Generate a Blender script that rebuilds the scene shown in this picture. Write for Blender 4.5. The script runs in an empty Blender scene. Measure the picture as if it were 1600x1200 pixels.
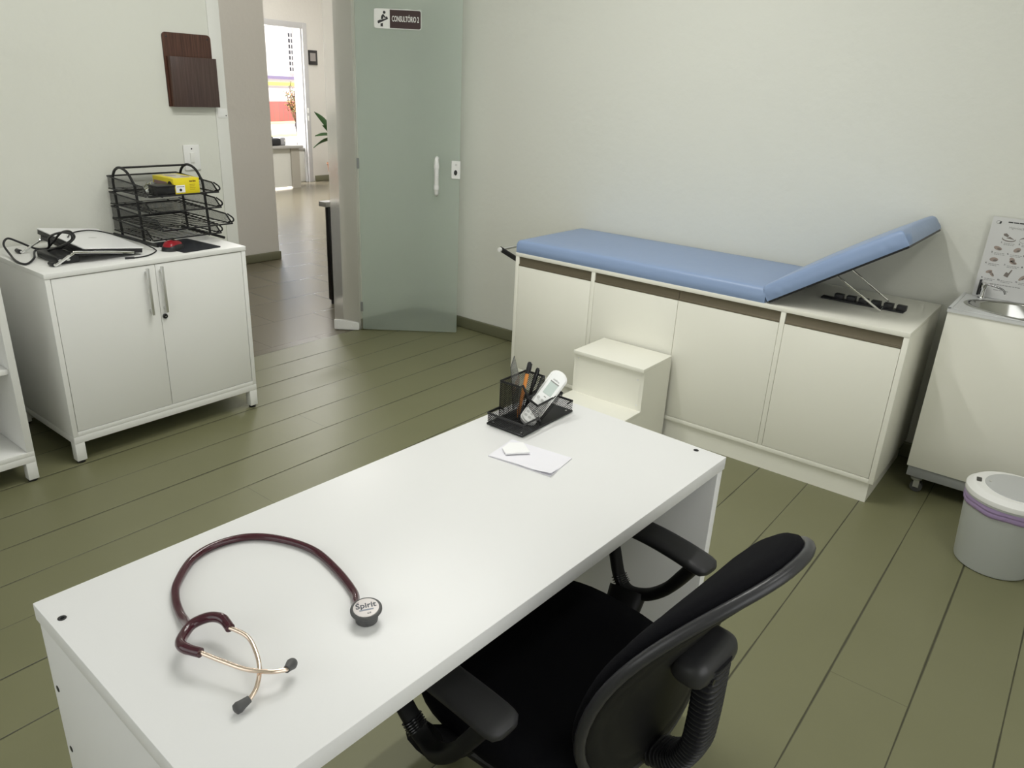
import bpy, bmesh, math, random
from mathutils import Matrix, Vector
random.seed(7)
PI = math.pi
S = bpy.context.scene
C = S.collection

# ------------------------------------------------------------------ camera
cd = bpy.data.cameras.new('camera')
cam = bpy.data.objects.new('camera', cd)
C.objects.link(cam)
cd.sensor_width = 36.0
cd.lens = 1173.94 / 1600 * 36.0
cd.clip_start = 0.02
cd.clip_end = 300
_y, _p, _r = 0.9208, 0.3752, 0.0501
_F = Vector((math.sin(_y)*math.cos(_p), math.cos(_y)*math.cos(_p), -math.sin(_p)))
_R0 = Vector((math.cos(_y), -math.sin(_y), 0)); _U0 = _R0.cross(_F)
_R = _R0*math.cos(_r) + _U0*math.sin(_r)
_U = -_R0*math.sin(_r) + _U0*math.cos(_r)
M = Matrix(((_R.x, _U.x, -_F.x, 0), (_R.y, _U.y, -_F.y, 0), (_R.z, _U.z, -_F.z, 1.5), (0, 0, 0, 1)))
cam.matrix_world = M
S.camera = cam

# ------------------------------------------------------------------ world, lights, exposure
S.view_settings.view_transform = 'Standard'
S.view_settings.look = 'None'
S.view_settings.gamma = 1.0
S.view_settings.use_curve_mapping = False
S.view_settings.exposure = 0.0
w = bpy.data.worlds.new('sky'); S.world = w; w.use_nodes = True
wn = w.node_tree.nodes; wl = w.node_tree.links
bg = wn['Background']
sky = wn.new('ShaderNodeTexSky'); sky.sky_type = 'HOSEK_WILKIE'
sky.sun_direction = (-0.35, -0.3, 0.85); sky.turbidity = 4
wl.new(sky.outputs[0], bg.inputs[0]); bg.inputs[1].default_value = 3.2

WX_ = -1.3
def area(name, loc, rot, sx, sy, power, col=(1, 1, 1), spread=PI):
    l = bpy.data.lights.new(name, 'AREA'); l.shape = 'RECTANGLE'; l.size = sx; l.size_y = sy
    l.energy = power; l.color = col; l.spread = spread
    o = bpy.data.objects.new(name, l); o.location = loc; o.rotation_euler = rot; C.objects.link(o); return o
LAMP = (1.0, 0.995, 0.955)
area('ceiling_tube_or_fill', (1.85, 2.05, 2.84), (0, 0, 0), 1.2, 0.10, 20, LAMP)
area('ceiling_tube_or_fill', (1.85, 1.35, 2.84), (0, 0, 0), 1.2, 0.10, 20, LAMP)
area('ceiling_tube_or_fill', (1.6, -0.55, 2.84), (0, 0, 0), 1.2, 0.25, 9, LAMP)  # extra fill lamp near the camera, added to lift the shadows
area('room_fill_panel', (WX_+.02, 1.7, 1.45), (0, -PI/2, 0), 1.5, 2.2, 15, (.96, .98, 1.0))  # soft fill panel added in front of the windowless west wall
area('room_fill_panel', (0.5, WX_+.02, 1.40), (PI/2, 0, 0), 2.2, 1.5, 19, (.97, .98, 1.0))  # second added fill panel, brightens fronts that face the south wall
area('hall_fill_light', (5.8, 7.6, 2.84), (0, 0, 0), 1.2, 0.3, 85, (1.0, 0.98, 0.96))  # lamp added to brighten the far part of the hall
area('hall_fill_light', (3.2, 4.6, 2.84), (0, 0, 0), 1.0, 0.25, 10, (1.0, 0.97, 0.90))  # weaker added lamp, lifts the wall opposite the doorway
area('entrance_fill_panel', (6.30, 10.12, 1.1), (-PI/2, 0, 0), 0.8, 2.0, 260, (1.0, 0.97, 0.94))  # unseen panel in the entrance, added to boost daylight on the hall floor
sun = bpy.data.lights.new('sun', 'SUN'); sun.energy = 14.0; sun.angle = 0.01; sun.color = (1, .95, .88)
so = bpy.data.objects.new('sun', sun); so.rotation_euler = Vector((0.35, 0.3, -0.85)).to_track_quat('-Z', 'Y').to_euler()
C.objects.link(so)

# ------------------------------------------------------------------ materials
def mat(name, col, rough=0.5, metal=0.0, spec=0.5, bump=None, var=None, trans=0.0, ior=1.45, coat=0.0, sheen=0.0, emit=None):
    m = bpy.data.materials.new(name); m.use_nodes = True
    n = m.node_tree.nodes; l = m.node_tree.links; b = n['Principled BSDF']
    b.inputs['Base Color'].default_value = (*col, 1)
    b.inputs['Roughness'].default_value = rough
    b.inputs['Metallic'].default_value = metal
    b.inputs['Specular IOR Level'].default_value = spec
    b.inputs['Transmission Weight'].default_value = trans
    b.inputs['IOR'].default_value = ior
    b.inputs['Coat Weight'].default_value = coat
    b.inputs['Sheen Weight'].default_value = sheen
    tc = n.new('ShaderNodeTexCoord')
    if var:   # (scale, amount): gentle colour mottling
        t = n.new('ShaderNodeTexNoise'); t.inputs['Scale'].default_value = var[0]; t.inputs['Detail'].default_value = 4
        l.new(tc.outputs['Object'], t.inputs['Vector'])
        r = n.new('ShaderNodeMapRange'); r.inputs['To Min'].default_value = 1-var[1]; r.inputs['To Max'].default_value = 1+var[1]
        l.new(t.outputs['Fac'], r.inputs['Value'])
        mx = n.new('ShaderNodeMix'); mx.data_type = 'RGBA'; mx.blend_type = 'MULTIPLY'; mx.inputs['Factor'].default_value = 1
        mx.inputs[6].default_value = (*col, 1); l.new(r.outputs[0], mx.inputs[7]); l.new(mx.outputs[2], b.inputs['Base Color'])
    if bump:  # (scale, strength, distance)
        t = n.new('ShaderNodeTexNoise'); t.inputs['Scale'].default_value = bump[0]; t.inputs['Detail'].default_value = 5
        l.new(tc.outputs['Object'], t.inputs['Vector'])
        bp = n.new('ShaderNodeBump'); bp.inputs['Strength'].default_value = bump[1]; bp.inputs['Distance'].default_value = bump[2]
        l.new(t.outputs['Fac'], bp.inputs['Height']); l.new(bp.outputs[0], b.inputs['Normal'])
    return m

WALL = mat('wall_paint', (.725, .73, .665), .6, bump=(28, .35, .004), var=(2.5, .015))
HALLW = mat('hall_paint', (.655, .64, .60), .6, bump=(28, .3, .004))
CEIL = mat('ceiling_paint', (.82, .82, .79), .7, bump=(20, .2, .003))
TRIMW = mat('white_trim', (.78, .78, .74), .45, bump=(14, .3, .004))
WHITE = mat('white_laminate', (.77, .77, .765), .38, bump=(240, .06, .001))
CABW = mat('white_melamine', (.82, .82, .795), .42, bump=(240, .05, .001))
CREAM = mat('cream_laminate', (.87, .86, .77), .36, bump=(240, .05, .001))
GAP = mat('dark_gap', (.03, .03, .025), .8)
BLUE = mat('blue_vinyl', (.255, .345, .535), .36, bump=(16, .25, .006), var=(5, .03))
BRONZE = mat('bronze_profile', (.17, .145, .10), .35, .5)
STEEL = mat('brushed_steel', (.72, .72, .72), .28, 1.0)
CHROME = mat('chrome', (.85, .85, .85), .08, 1.0)
ALU = mat('aluminium', (.66, .66, .65), .35, .8)
BLK = mat('black_plastic', (.016, .016, .018), .42, bump=(300, .15, .0006))
BLKG = mat('black_gloss', (.012, .012, .013), .22)
BLKM = mat('black_metal', (.011, .011, .012), .45)
CHB = mat('chair_plastic', (.0075, .0075, .008), .55, spec=.3, bump=(300, .15, .0006))
FAB = mat('black_fabric', (.0055, .0055, .007), .95, spec=.10, bump=(420, .5, .001))
RIM = mat('grey_rim_plastic', (.030, .030, .033), .33)
RUB = mat('grey_rubber', (.075, .075, .075), .5)
BURG = mat('burgundy_tubing', (.050, .006, .014), .2, coat=.3)
ROSE = mat('satin_gold_steel', (.80, .66, .55), .25, 1.0)
PLAST = mat('white_plastic', (.82, .82, .80), .35)
GREYP = mat('grey_plastic', (.47, .49, .47), .3, var=(3, .03))
BLID = mat('bin_lid_grey', (.50, .51, .51), .35)
LILAC = mat('lilac_bag', (.46, .34, .58), .35, trans=.25)
WOOD = None
PAPER = mat('paper', (.80, .79, .84), .7)
PAPW = mat('white_paper', (.88, .88, .88), .6)
INK = mat('dark_ink', (.03, .03, .03), .6)
INKG = mat('grey_ink', (.30, .30, .29), .6)
SKIN = mat('printed_hand', (.36, .29, .25), .6)
SKIND = mat('printed_hand_dark', (.20, .175, .155), .6)
PANEL = mat('printed_panel', (.66, .66, .65), .4)
SIGNB = mat('sign_brown', (.035, .012, .010), .4)
SIGNW = mat('sign_white', (.80, .80, .76), .45)
ORNG = mat('orange_barrel', (.80, .30, .06), .4)
YEL = mat('yellow_card', (.80, .66, .02), .45)
MAUVE = mat('mauve_print', (.34, .22, .22), .5)
RED = mat('red_plastic', (.27, .005, .014), .28)
LCD = mat('phone_screen', (.50, .58, .54), .25)
GREYCT = mat('grey_counter', (.36, .35, .33), .45)
DESKF = mat('hall_desk_panel', (.60, .60, .55), .5)
DESKS = mat('hall_desk_taupe', (.36, .34, .29), .5)
SINKW = mat('sink_top', (.66, .67, .67), .3)
LAPW = mat('silver_lid', (.84, .84, .84), .3)
LEAF = mat('leaf_green', (.03, .075, .022), .3)
POT = mat('clay_pot', (.25, .12, .07), .7)
SOIL = mat('soil', (.04, .025, .015), .9)
OLIVEB = mat('olive_baseboard', (.155, .155, .095), .42)
SCREWB = mat('screw_dark', (.05, .05, .05), .4, .6)
ASPH = mat('pavement', (.62, .57, .50), .8, var=(.8, .12))
GRASS = mat('dry_grass', (.42, .36, .20), .9, var=(3, .4))
FACADE = mat('white_facade', (.85, .83, .83), .8)
PURP = mat('purple_band', (.30, .26, .42), .7)
LIME = mat('lime_band', (.66, .74, .22), .7)
PANE = mat('dark_window_pane', (.09, .09, .10), .25)
TWIG = mat('bush_twig', (.13, .08, .04), .8)
BUSHL = mat('bush_leaf', (.26, .14, .04), .7)
BUSHG = mat('bush_leaf_green', (.10, .14, .04), .7)
URN = mat('dark_urn', (.06, .055, .06), .5)
CLEAR = mat('clear_plastic', (.92, .95, .95), .06, trans=1.0, ior=1.3)
PLAQ = mat('plaque_black', (.02, .018, .018), .3)
PLAQI = mat('plaque_inset', (.30, .28, .27), .35, .3)

def wood_mat(name, ca, cb, rough):
    m = bpy.data.materials.new(name); m.use_nodes = True
    n = m.node_tree.nodes; l = m.node_tree.links; b = n['Principled BSDF']
    tc = n.new('ShaderNodeTexCoord'); mp = n.new('ShaderNodeMapping'); mp.inputs['Scale'].default_value = (90, 90, 2.2)
    l.new(tc.outputs['Object'], mp.inputs[0])
    t = n.new('ShaderNodeTexNoise'); t.inputs['Scale'].default_value = 2.0; t.inputs['Detail'].default_value = 6
    l.new(mp.outputs[0], t.inputs['Vector'])
    r = n.new('ShaderNodeValToRGB'); r.color_ramp.elements[0].position = .36; r.color_ramp.elements[0].color = (*ca, 1)
    r.color_ramp.elements[1].position = .64; r.color_ramp.elements[1].color = (*cb, 1)
    l.new(t.outputs['Fac'], r.inputs[0]); l.new(r.outputs[0], b.inputs['Base Color'])
    b.inputs['Roughness'].default_value = rough
    return m
WOODR = wood_mat('red_brown_wood', (.045, .017, .010), (.115, .048, .030), .42)
WOODD = wood_mat('dark_pocket_wood', (.058, .034, .029), (.088, .055, .047), .36)

def floor_mat():
    m = bpy.data.materials.new('olive_painted_boards'); m.use_nodes = True
    n = m.node_tree.nodes; l = m.node_tree.links; b = n['Principled BSDF']
    def mth(op, a, bb=None, c=None):
        q = n.new('ShaderNodeMath'); q.operation = op
        for i, v in enumerate((a, bb, c)):
            if v is None: continue
            if isinstance(v, (int, float)): q.inputs[i].default_value = v
            else: l.new(v, q.inputs[i])
        return q.outputs[0]
    tc = n.new('ShaderNodeTexCoord'); sp = n.new('ShaderNodeSeparateXYZ'); l.new(tc.outputs['Object'], sp.inputs[0])
    X, Y = sp.outputs[0], sp.outputs[1]
    # slight waviness of each seam
    mp = n.new('ShaderNodeMapping'); mp.inputs['Scale'].default_value = (1.3, 60, 1); l.new(tc.outputs['Object'], mp.inputs[0])
    wv = n.new('ShaderNodeTexNoise'); wv.inputs['Scale'].default_value = 1.0; wv.inputs['Detail'].default_value = 3; l.new(mp.outputs[0], wv.inputs['Vector'])
    v = mth('DIVIDE', mth('ADD', Y, 0.134), 0.2085)
    fr = mth('FRACT', v); idx = mth('FLOOR', mth('ADD', v, 0.5))
    dist = mth('MULTIPLY', mth('MINIMUM', fr, mth('SUBTRACT', 1.0, fr)), 0.2085)
    # seam half-width: changes from seam to seam and along the board
    cx = n.new('ShaderNodeCombineXYZ'); l.new(mth('MULTIPLY', X, 1.1), cx.inputs[0]); l.new(mth('MULTIPLY', idx, 7.31), cx.inputs[1])
    nz = n.new('ShaderNodeTexNoise'); nz.inputs['Scale'].default_value = 1.0; nz.inputs['Detail'].default_value = 6; nz.inputs['Roughness'].default_value = .65
    l.new(cx.outputs[0], nz.inputs['Vector'])
    hw = n.new('ShaderNodeMapRange'); hw.inputs['From Min'].default_value = .36; hw.inputs['From Max'].default_value = .62
    hw.inputs['To Min'].default_value = .0007; hw.inputs['To Max'].default_value = .0042; l.new(nz.outputs['Fac'], hw.inputs['Value'])
    mr = n.new('ShaderNodeMapRange'); mr.inputs['From Min'].default_value = 0; mr.inputs['To Min'].default_value = 1; mr.inputs['To Max'].default_value = 0
    l.new(dist, mr.inputs['Value']); l.new(mth('ADD', hw.outputs[0], .0006), mr.inputs['From Max'])
    seam = mth('POWER', mr.outputs[0], .7)
    # butt joints where one board ends and the next begins
    xf = mth('FRACT', mth('DIVIDE', mth('ADD', X, mth('MULTIPLY', mth('FLOOR', v), 1.37)), 3.3))
    jd = mth('MULTIPLY', mth('MINIMUM', xf, mth('SUBTRACT', 1.0, xf)), 3.3)
    seam = mth('MAXIMUM', seam, mth('MULTIPLY', mth('LESS_THAN', jd, .0011), .45))
    # board colour
    cb = n.new('ShaderNodeCombineXYZ'); l.new(mth('MULTIPLY', mth('FLOOR', v), 3.7), cb.inputs[1]); l.new(mth('MULTIPLY', X, .25), cb.inputs[0])
    bn = n.new('ShaderNodeTexNoise'); bn.inputs['Scale'].default_value = 1.0; l.new(cb.outputs[0], bn.inputs['Vector'])
    mo = n.new('ShaderNodeTexNoise'); mo.inputs['Scale'].default_value = 3.5; mo.inputs['Detail'].default_value = 5; l.new(tc.outputs['Object'], mo.inputs['Vector'])
    k = mth('ADD', mth('MULTIPLY', bn.outputs['Fac'], .25), mth('MULTIPLY', mo.outputs['Fac'], .25))
    rp = n.new('ShaderNodeMix'); rp.data_type = 'RGBA'; l.new(mth('MULTIPLY', k, 2.0), rp.inputs['Factor'])
    rp.inputs[6].default_value = (.156, .156, .080, 1); rp.inputs[7].default_value = (.207, .205, .115, 1)
    # pale flecks
    vo = n.new('ShaderNodeTexVoronoi'); vo.inputs['Scale'].default_value = 3.2; l.new(tc.outputs['Object'], vo.inputs['Vector'])
    fl = mth('LESS_THAN', vo.outputs['Distance'], .008)
    fx = n.new('ShaderNodeMix'); fx.data_type = 'RGBA'; l.new(fl, fx.inputs['Factor']); l.new(rp.outputs[2], fx.inputs[6]); fx.inputs[7].default_value = (.5, .5, .42, 1)
    mx = n.new('ShaderNodeMix'); mx.data_type = 'RGBA'; l.new(mth('MULTIPLY', seam, .93), mx.inputs['Factor'])
    l.new(fx.outputs[2], mx.inputs[6]); mx.inputs[7].default_value = (.016, .015, .009, 1)
    l.new(mx.outputs[2], b.inputs['Base Color'])
    b.inputs['Roughness'].default_value = .40; b.inputs['Specular IOR Level'].default_value = .45
    bp = n.new('ShaderNodeBump'); bp.inputs['Strength'].default_value = .5; bp.inputs['Distance'].default_value = .004
    hgt = mth('SUBTRACT', mth('MULTIPLY', mo.outputs['Fac'], .35), seam)
    l.new(hgt, bp.inputs['Height']); l.new(bp.outputs[0], b.inputs['Normal'])
    return m
def tile_mat(name, ca, cb, cm, w, h, rough, off=.5, mortar=.004, axes='xy', bias=0.0):
    m = bpy.data.materials.new(name); m.use_nodes = True
    n = m.node_tree.nodes; l = m.node_tree.links; b = n['Principled BSDF']
    tc = n.new('ShaderNodeTexCoord')
    br = n.new('ShaderNodeTexBrick'); br.offset = off; br.inputs['Scale'].default_value = 1
    br.inputs['Brick Width'].default_value = w; br.inputs['Row Height'].default_value = h; br.inputs['Mortar Size'].default_value = mortar
    br.inputs['Color1'].default_value = (*ca, 1); br.inputs['Color2'].default_value = (*cb, 1); br.inputs['Mortar'].default_value = (*cm, 1)
    if axes == 'xz':
        sp = n.new('ShaderNodeSeparateXYZ'); l.new(tc.outputs['Object'], sp.inputs[0])
        cx = n.new('ShaderNodeCombineXYZ'); l.new(sp.outputs[0], cx.inputs[0]); l.new(sp.outputs[2], cx.inputs[1]); l.new(cx.outputs[0], br.inputs['Vector'])
    else:
        l.new(tc.outputs['Object'], br.inputs['Vector'])
    l.new(br.outputs['Color'], b.inputs['Base Color'])
    b.inputs['Roughness'].default_value = rough
    bp = n.new('ShaderNodeBump'); bp.inputs['Strength'].default_value = .3; bp.inputs['Distance'].default_value = .003; bp.invert = True
    l.new(br.outputs['Fac'], bp.inputs['Height']); l.new(bp.outputs[0], b.inputs['Normal'])
    return m
FLOOR = floor_mat()
TILE = tile_mat('hall_tile', (.165, .148, .105), (.175, .157, .112), (.105, .093, .066), .62, .41, .24)
BRICK = tile_mat('red_brick', (.48, .16, .155), (.53, .20, .18), (.36, .20, .18), .26, .09, .9, mortar=.012, axes='xz')

def mesh_mat(name, floor=False, pitch=.0042, hole=.62):
    """black expanded-metal sheet: staggered diamond holes"""
    m = bpy.data.materials.new(name); m.use_nodes = True
    n = m.node_tree.nodes; l = m.node_tree.links; b = n['Principled BSDF']; out = n['Material Output']
    b.inputs['Base Color'].default_value = (.006, .006, .0065, 1); b.inputs['Roughness'].default_value = .6; b.inputs['Specular IOR Level'].default_value = .25
    def mth(op, a, bb=None):
        q = n.new('ShaderNodeMath'); q.operation = op
        for i, v in enumerate((a, bb)):
            if v is None: continue
            if isinstance(v, (int, float)): q.inputs[i].default_value = v
            else: l.new(v, q.inputs[i])
        return q.outputs[0]
    tc = n.new('ShaderNodeTexCoord'); sp = n.new('ShaderNodeSeparateXYZ'); l.new(tc.outputs['Object'], sp.inputs[0])
    if floor: u, v = sp.outputs[0], sp.outputs[1]
    else: u, v = mth('ADD', sp.outputs[0], sp.outputs[1]), sp.outputs[2]
    a = mth('FRACT', mth('DIVIDE', mth('ADD', u, mth('MULTIPLY', v, 1.0)), pitch))
    c = mth('FRACT', mth('DIVIDE', mth('SUBTRACT', u, mth('MULTIPLY', v, 1.0)), pitch))
    da = mth('ABSOLUTE', mth('SUBTRACT', a, .5)); dc = mth('ABSOLUTE', mth('SUBTRACT', c, .5))
    h = mth('LESS_THAN', mth('MAXIMUM', da, dc), hole/2)
    tr = n.new('ShaderNodeBsdfTransparent'); mx = n.new('ShaderNodeMixShader')
    l.new(h, mx.inputs[0]); l.new(b.outputs[0], mx.inputs[1]); l.new(tr.outputs[0], mx.inputs[2]); l.new(mx.outputs[0], out.inputs[0])
    return m
NET = mesh_mat('black_wire_mesh', False, .0054, .82)
NETF = mesh_mat('black_wire_mesh_floor', True, .0046, .55)
NETT = mesh_mat('tray_wire_mesh', False, .0050, .86)
NETR = mesh_mat('rear_wire_mesh', False, .0060, .93)
NETTF = mesh_mat('tray_wire_mesh_floor', True, .0060, .92)

def frosted(name, dcol, tcol, gcol, rough, mixf):
    m = bpy.data.materials.new(name); m.use_nodes = True
    n = m.node_tree.nodes; l = m.node_tree.links; b = n['Principled BSDF']; out = n['Material Output']
    b.inputs['Base Color'].default_value = (*gcol, 1); b.inputs['Roughness'].default_value = rough
    b.inputs['Transmission Weight'].default_value = 1; b.inputs['IOR'].default_value = 1.28
    d = n.new('ShaderNodeBsdfDiffuse'); d.inputs[0].default_value = (*dcol, 1)
    t = n.new('ShaderNodeBsdfTranslucent'); t.inputs[0].default_value = (*tcol, 1)
    a = n.new('ShaderNodeMixShader'); a.inputs[0].default_value = .55
    l.new(d.outputs[0], a.inputs[1]); l.new(t.outputs[0], a.inputs[2])
    mx = n.new('ShaderNodeMixShader'); mx.inputs[0].default_value = mixf
    l.new(b.outputs[0], mx.inputs[1]); l.new(a.outputs[0], mx.inputs[2]); l.new(mx.outputs[0], out.inputs[0])
    return m
FROST = frosted('frosted_green_glass', (.77, .85, .79), (.87, .93, .88), (.965, 1.0, .97), .29, .34)
FROSTS = frosted('frosted_clear_glass', (.80, .80, .75), (.88, .87, .83), (1.0, .995, .97), .20, .20)

# ------------------------------------------------------------------ helpers
def BM(): return bmesh.new()
def bx(bm, x0, x1, y0, y1, z0, z1, b=0.0, seg=2):
    r = bmesh.ops.create_cube(bm, size=1.0)
    vs = r['verts']
    for v in vs:
        v.co = Vector((x0+(v.co.x+.5)*(x1-x0), y0+(v.co.y+.5)*(y1-y0), z0+(v.co.z+.5)*(z1-z0)))
    if b > 0:
        es = list({e for v in vs for e in v.link_edges})
        r = bmesh.ops.bevel(bm, geom=es, offset=b, segments=seg, profile=.5, affect='EDGES')
        vs = list({v for f in r['faces'] for v in f.verts} | {v for v in vs if v.is_valid})
    return vs
def mbox(*a, b=0.0, seg=2):
    bm = BM(); bx(bm, *a, b=b, seg=seg); return bm
def tube(bm, pts, r, seg=10, caps=True, closed=False, sq=None, up=None):
    """round tube along pts; r may be a number or list; sq=(wf,hf) scales the section along the two frame axes"""
    P = [Vector(p) for p in pts]; n = len(P)
    T = []
    for i in range(n):
        if closed: t = P[(i+1) % n]-P[i-1]
        else: t = P[min(i+1, n-1)]-P[max(i-1, 0)]
        T.append(t.normalized())
    u = Vector(up) if up else (Vector((0, 0, 1)) if abs(T[0].z) < .9 else Vector((1, 0, 0)))
    rings = []
    for i in range(n):
        u = (u - T[i]*u.dot(T[i])); u.normalize()
        v = T[i].cross(u)
        rr = r[i] if isinstance(r, (list, tuple)) else r
        a_, b_ = sq if sq else (1, 1)
        ring = []
        for k in range(seg):
            an = 2*PI*k/seg
            ca, sa = math.cos(an), math.sin(an)
            if sq:
                e = .62
                ca = math.copysign(abs(ca)**e, ca); sa = math.copysign(abs(sa)**e, sa)
            ring.append(bm.verts.new(P[i]+u*(ca*rr*a_)+v*(sa*rr*b_)))
        rings.append(ring)
    m = n if closed else n-1
    for i in range(m):
        A, B = rings[i], rings[(i+1) % n]
        for k in range(seg):
            bm.faces.new((A[k], A[(k+1) % seg], B[(k+1) % seg], B[k]))
    if caps and not closed:
        bm.faces.new(rings[0][::-1]); bm.faces.new(rings[-1])
def spline(pts, n=8, closed=False):
    P = [Vector(p) for p in pts]; out = []; N = len(P)
    rng = range(N if closed else N-1)
    for i in rng:
        if closed: a, b, c, d = P[i-1], P[i], P[(i+1) % N], P[(i+2) % N]
        else: a, b, c, d = P[max(i-1, 0)], P[i], P[i+1], P[min(i+2, N-1)]
        for k in range(n):
            t = k/n
            out.append(.5*((2*b)+(c-a)*t+(2*a-5*b+4*c-d)*t*t+(3*b-a-3*c+d)*t**3))
    if not closed: out.append(P[-1])
    return out
def lathe(bm, prof, c=(0, 0, 0), seg=32, sx=1, sy=1, cap0=True, cap1=True):
    rings = []
    for (r, z) in prof:
        rings.append([bm.verts.new((c[0]+sx*r*math.cos(2*PI*k/seg), c[1]+sy*r*math.sin(2*PI*k/seg), c[2]+z)) for k in range(seg)])
    for A, B in zip(rings, rings[1:]):
        for k in range(seg): bm.faces.new((A[k], A[(k+1) % seg], B[(k+1) % seg], B[k]))
    if cap0: bm.faces.new(rings[0][::-1])
    if cap1: bm.faces.new(rings[-1])
def prism(bm, outline, t, mtx=None):
    """2D outline in local XY, extruded by t along local +Z, placed by mtx"""
    mtx = mtx or Matrix()
    A = [bm.verts.new(mtx @ Vector((x, y, 0))) for x, y in outline]
    B = [bm.verts.new(mtx @ Vector((x, y, t))) for x, y in outline]
    n = len(A)
    bm.faces.new(A[::-1]); bm.faces.new(B)
    for k in range(n): bm.faces.new((A[k], A[(k+1) % n], B[(k+1) % n], B[k]))
def rrect(x0, x1, y0, y1, r, n=6, corners=(1, 1, 1, 1)):
    out = []
    for (cx, cy, a0, f) in ((x1-r, y1-r, 0, corners[0]), (x0+r, y1-r, 90, corners[1]), (x0+r, y0+r, 180, corners[2]), (x1-r, y0+r, 270, corners[3])):
        if f:
            for k in range(n+1):
                a = math.radians(a0+90*k/n); out.append((cx+r*math.cos(a), cy+r*math.sin(a)))
        else:
            out.append((x1 if a0 in (0, 270) else x0, y1 if a0 in (0, 90) else y0))
    return out
def ellipse(cx, cy, rx, ry, n=24, rot=0):
    c, s = math.cos(rot), math.sin(rot)
    return [(cx+rx*math.cos(2*PI*k/n)*c-ry*math.sin(2*PI*k/n)*s, cy+rx*math.cos(2*PI*k/n)*s+ry*math.sin(2*PI*k/n)*c) for k in range(n)]
def frame(o, u, v):
    u = Vector(u).normalized(); v = Vector(v).normalized(); w_ = u.cross(v); o = Vector(o)
    return Matrix(((u.x, v.x, w_.x, o.x), (u.y, v.y, w_.y, o.y), (u.z, v.z, w_.z, o.z), (0, 0, 0, 1)))
def text(bm, s, size, mtx, ext=.0004, xs=1.0, bold=0.0, align='LEFT'):
    cu = bpy.data.curves.new('lettering', 'FONT'); cu.body = s; cu.size = size; cu.extrude = ext; cu.offset = bold
    cu.align_x = align; cu.align_y = 'CENTER'; cu.resolution_u = 3
    ob = bpy.data.objects.new('lettering', cu); C.objects.link(ob)
    dg = bpy.context.evaluated_depsgraph_get()
    me = bpy.data.meshes.new_from_object(ob.evaluated_get(dg))
    me.transform(mtx @ Matrix.Diagonal((xs, 1, 1, 1)))
    bm.from_mesh(me)
    bpy.data.objects.remove(ob); bpy.data.curves.remove(cu); bpy.data.meshes.remove(me)

def chain(o):
    m = Matrix()
    while o is not None:
        m = o.matrix_basis.copy() @ m; o = o.parent
    return m
def obj(name, bm, mt, parent=None, smooth=35, world=True, label=None):
    bmesh.ops.recalc_face_normals(bm, faces=bm.faces)
    if parent is not None and world:
        bm.transform(chain(parent).inverted())
    me = bpy.data.meshes.new(name); bm.to_mesh(me); bm.free()
    for m in (mt if isinstance(mt, (list, tuple)) else [mt]): me.materials.append(m)
    if smooth:
        me.shade_smooth(); me.set_sharp_from_angle(angle=math.radians(smooth))
    o = bpy.data.objects.new(name, me); C.objects.link(o)
    if parent is not None: o.parent = parent
    if label: o['label'] = label
    return o
def thing(name, label, cat, loc=(0, 0, 0), rz=0.0, group=None):
    o = bpy.data.objects.new(name, None); o.empty_display_size = .05; C.objects.link(o)
    o.location = loc; o.rotation_euler = (0, 0, rz); o['label'] = label; o['category'] = cat
    if group: o['group'] = group
    return o
def tag(o, label, cat, group=None):
    o['label'] = label; o['category'] = cat
    if group: o['group'] = group
    return o
def struct(name, bm, mt, parent=None, label=None, cat=None, smooth=35):
    o = obj(name, bm, mt, parent, smooth)
    if parent is None:
        o['kind'] = 'structure'
        if label: o['label'] = label; o['category'] = cat
    return o

# ================================================================== THE SETTING
XE, YN, ZC = 3.615, 3.60, 2.85
OX0, OX1, OZ = 2.263, 3.085, 2.12
WX, SY = -1.3, -1.3
TH = .16
struct('floor', mbox(WX-.15, XE+.15, SY-.15, YN+.02, -.08, 0), FLOOR, label='olive green painted wooden board floor of the consulting room', cat='floor')
struct('floor_hall', mbox(1.2, 9.2, YN+.02, 10.05, -.08, -.001), TILE, label='beige brown tiled floor of the hall beyond the doorway', cat='floor')
struct('ceiling', mbox(WX-.15, 9.2, SY-.15, 10.05, ZC, ZC+.1), CEIL, label='white ceiling above the room', cat='ceiling')
bm = BM()
bx(bm, WX-.15, OX0, YN, YN+TH, 0, ZC); bx(bm, OX1, XE+.15, YN, YN+TH, 0, ZC); bx(bm, OX0, OX1, YN, YN+TH, OZ, ZC)
struct('wall_north', bm, WALL, label='white plastered wall with the doorway to the hall', cat='wall')
struct('wall_east', mbox(XE, XE+.15, SY-.15, YN, 0, ZC), WALL, label='white plastered wall behind the examination couch', cat='wall')
struct('wall_south', mbox(WX-.15, XE+.15, SY-.15, SY, 0, ZC), WALL, label='white wall at the sink end of the room', cat='wall')
struct('wall_west', mbox(WX-.15, WX, SY, YN, 0, ZC), WALL, label='white wall behind the photographer', cat='wall')
struct('wall_hall', mbox(1.2, 3.94, 5.64, 5.80, 0, ZC), HALLW, label='greyish white wall across the hall facing the doorway', cat='wall')
bm = BM()
bx(bm, 1.05, 5.9, 9.85, 10.05, 0, ZC); bx(bm, 7.50, 9.2, 9.85, 10.05, 0, ZC); bx(bm, 5.9, 7.50, 9.85, 10.05, 2.15, ZC)
struct('wall_far', bm, HALLW, label='far wall of the hall with the street entrance', cat='wall')
bm = BM(); bx(bm, 9.05, 9.2, YN+TH, 9.85, 0, ZC); bx(bm, 1.05, 1.2, YN+TH, 9.85, 0, ZC); bx(bm, XE+.15, 9.2, YN, YN+TH, 0, ZC)
struct('wall_hall_ends', bm, HALLW, label='side walls closing the hall', cat='wall')
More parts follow.
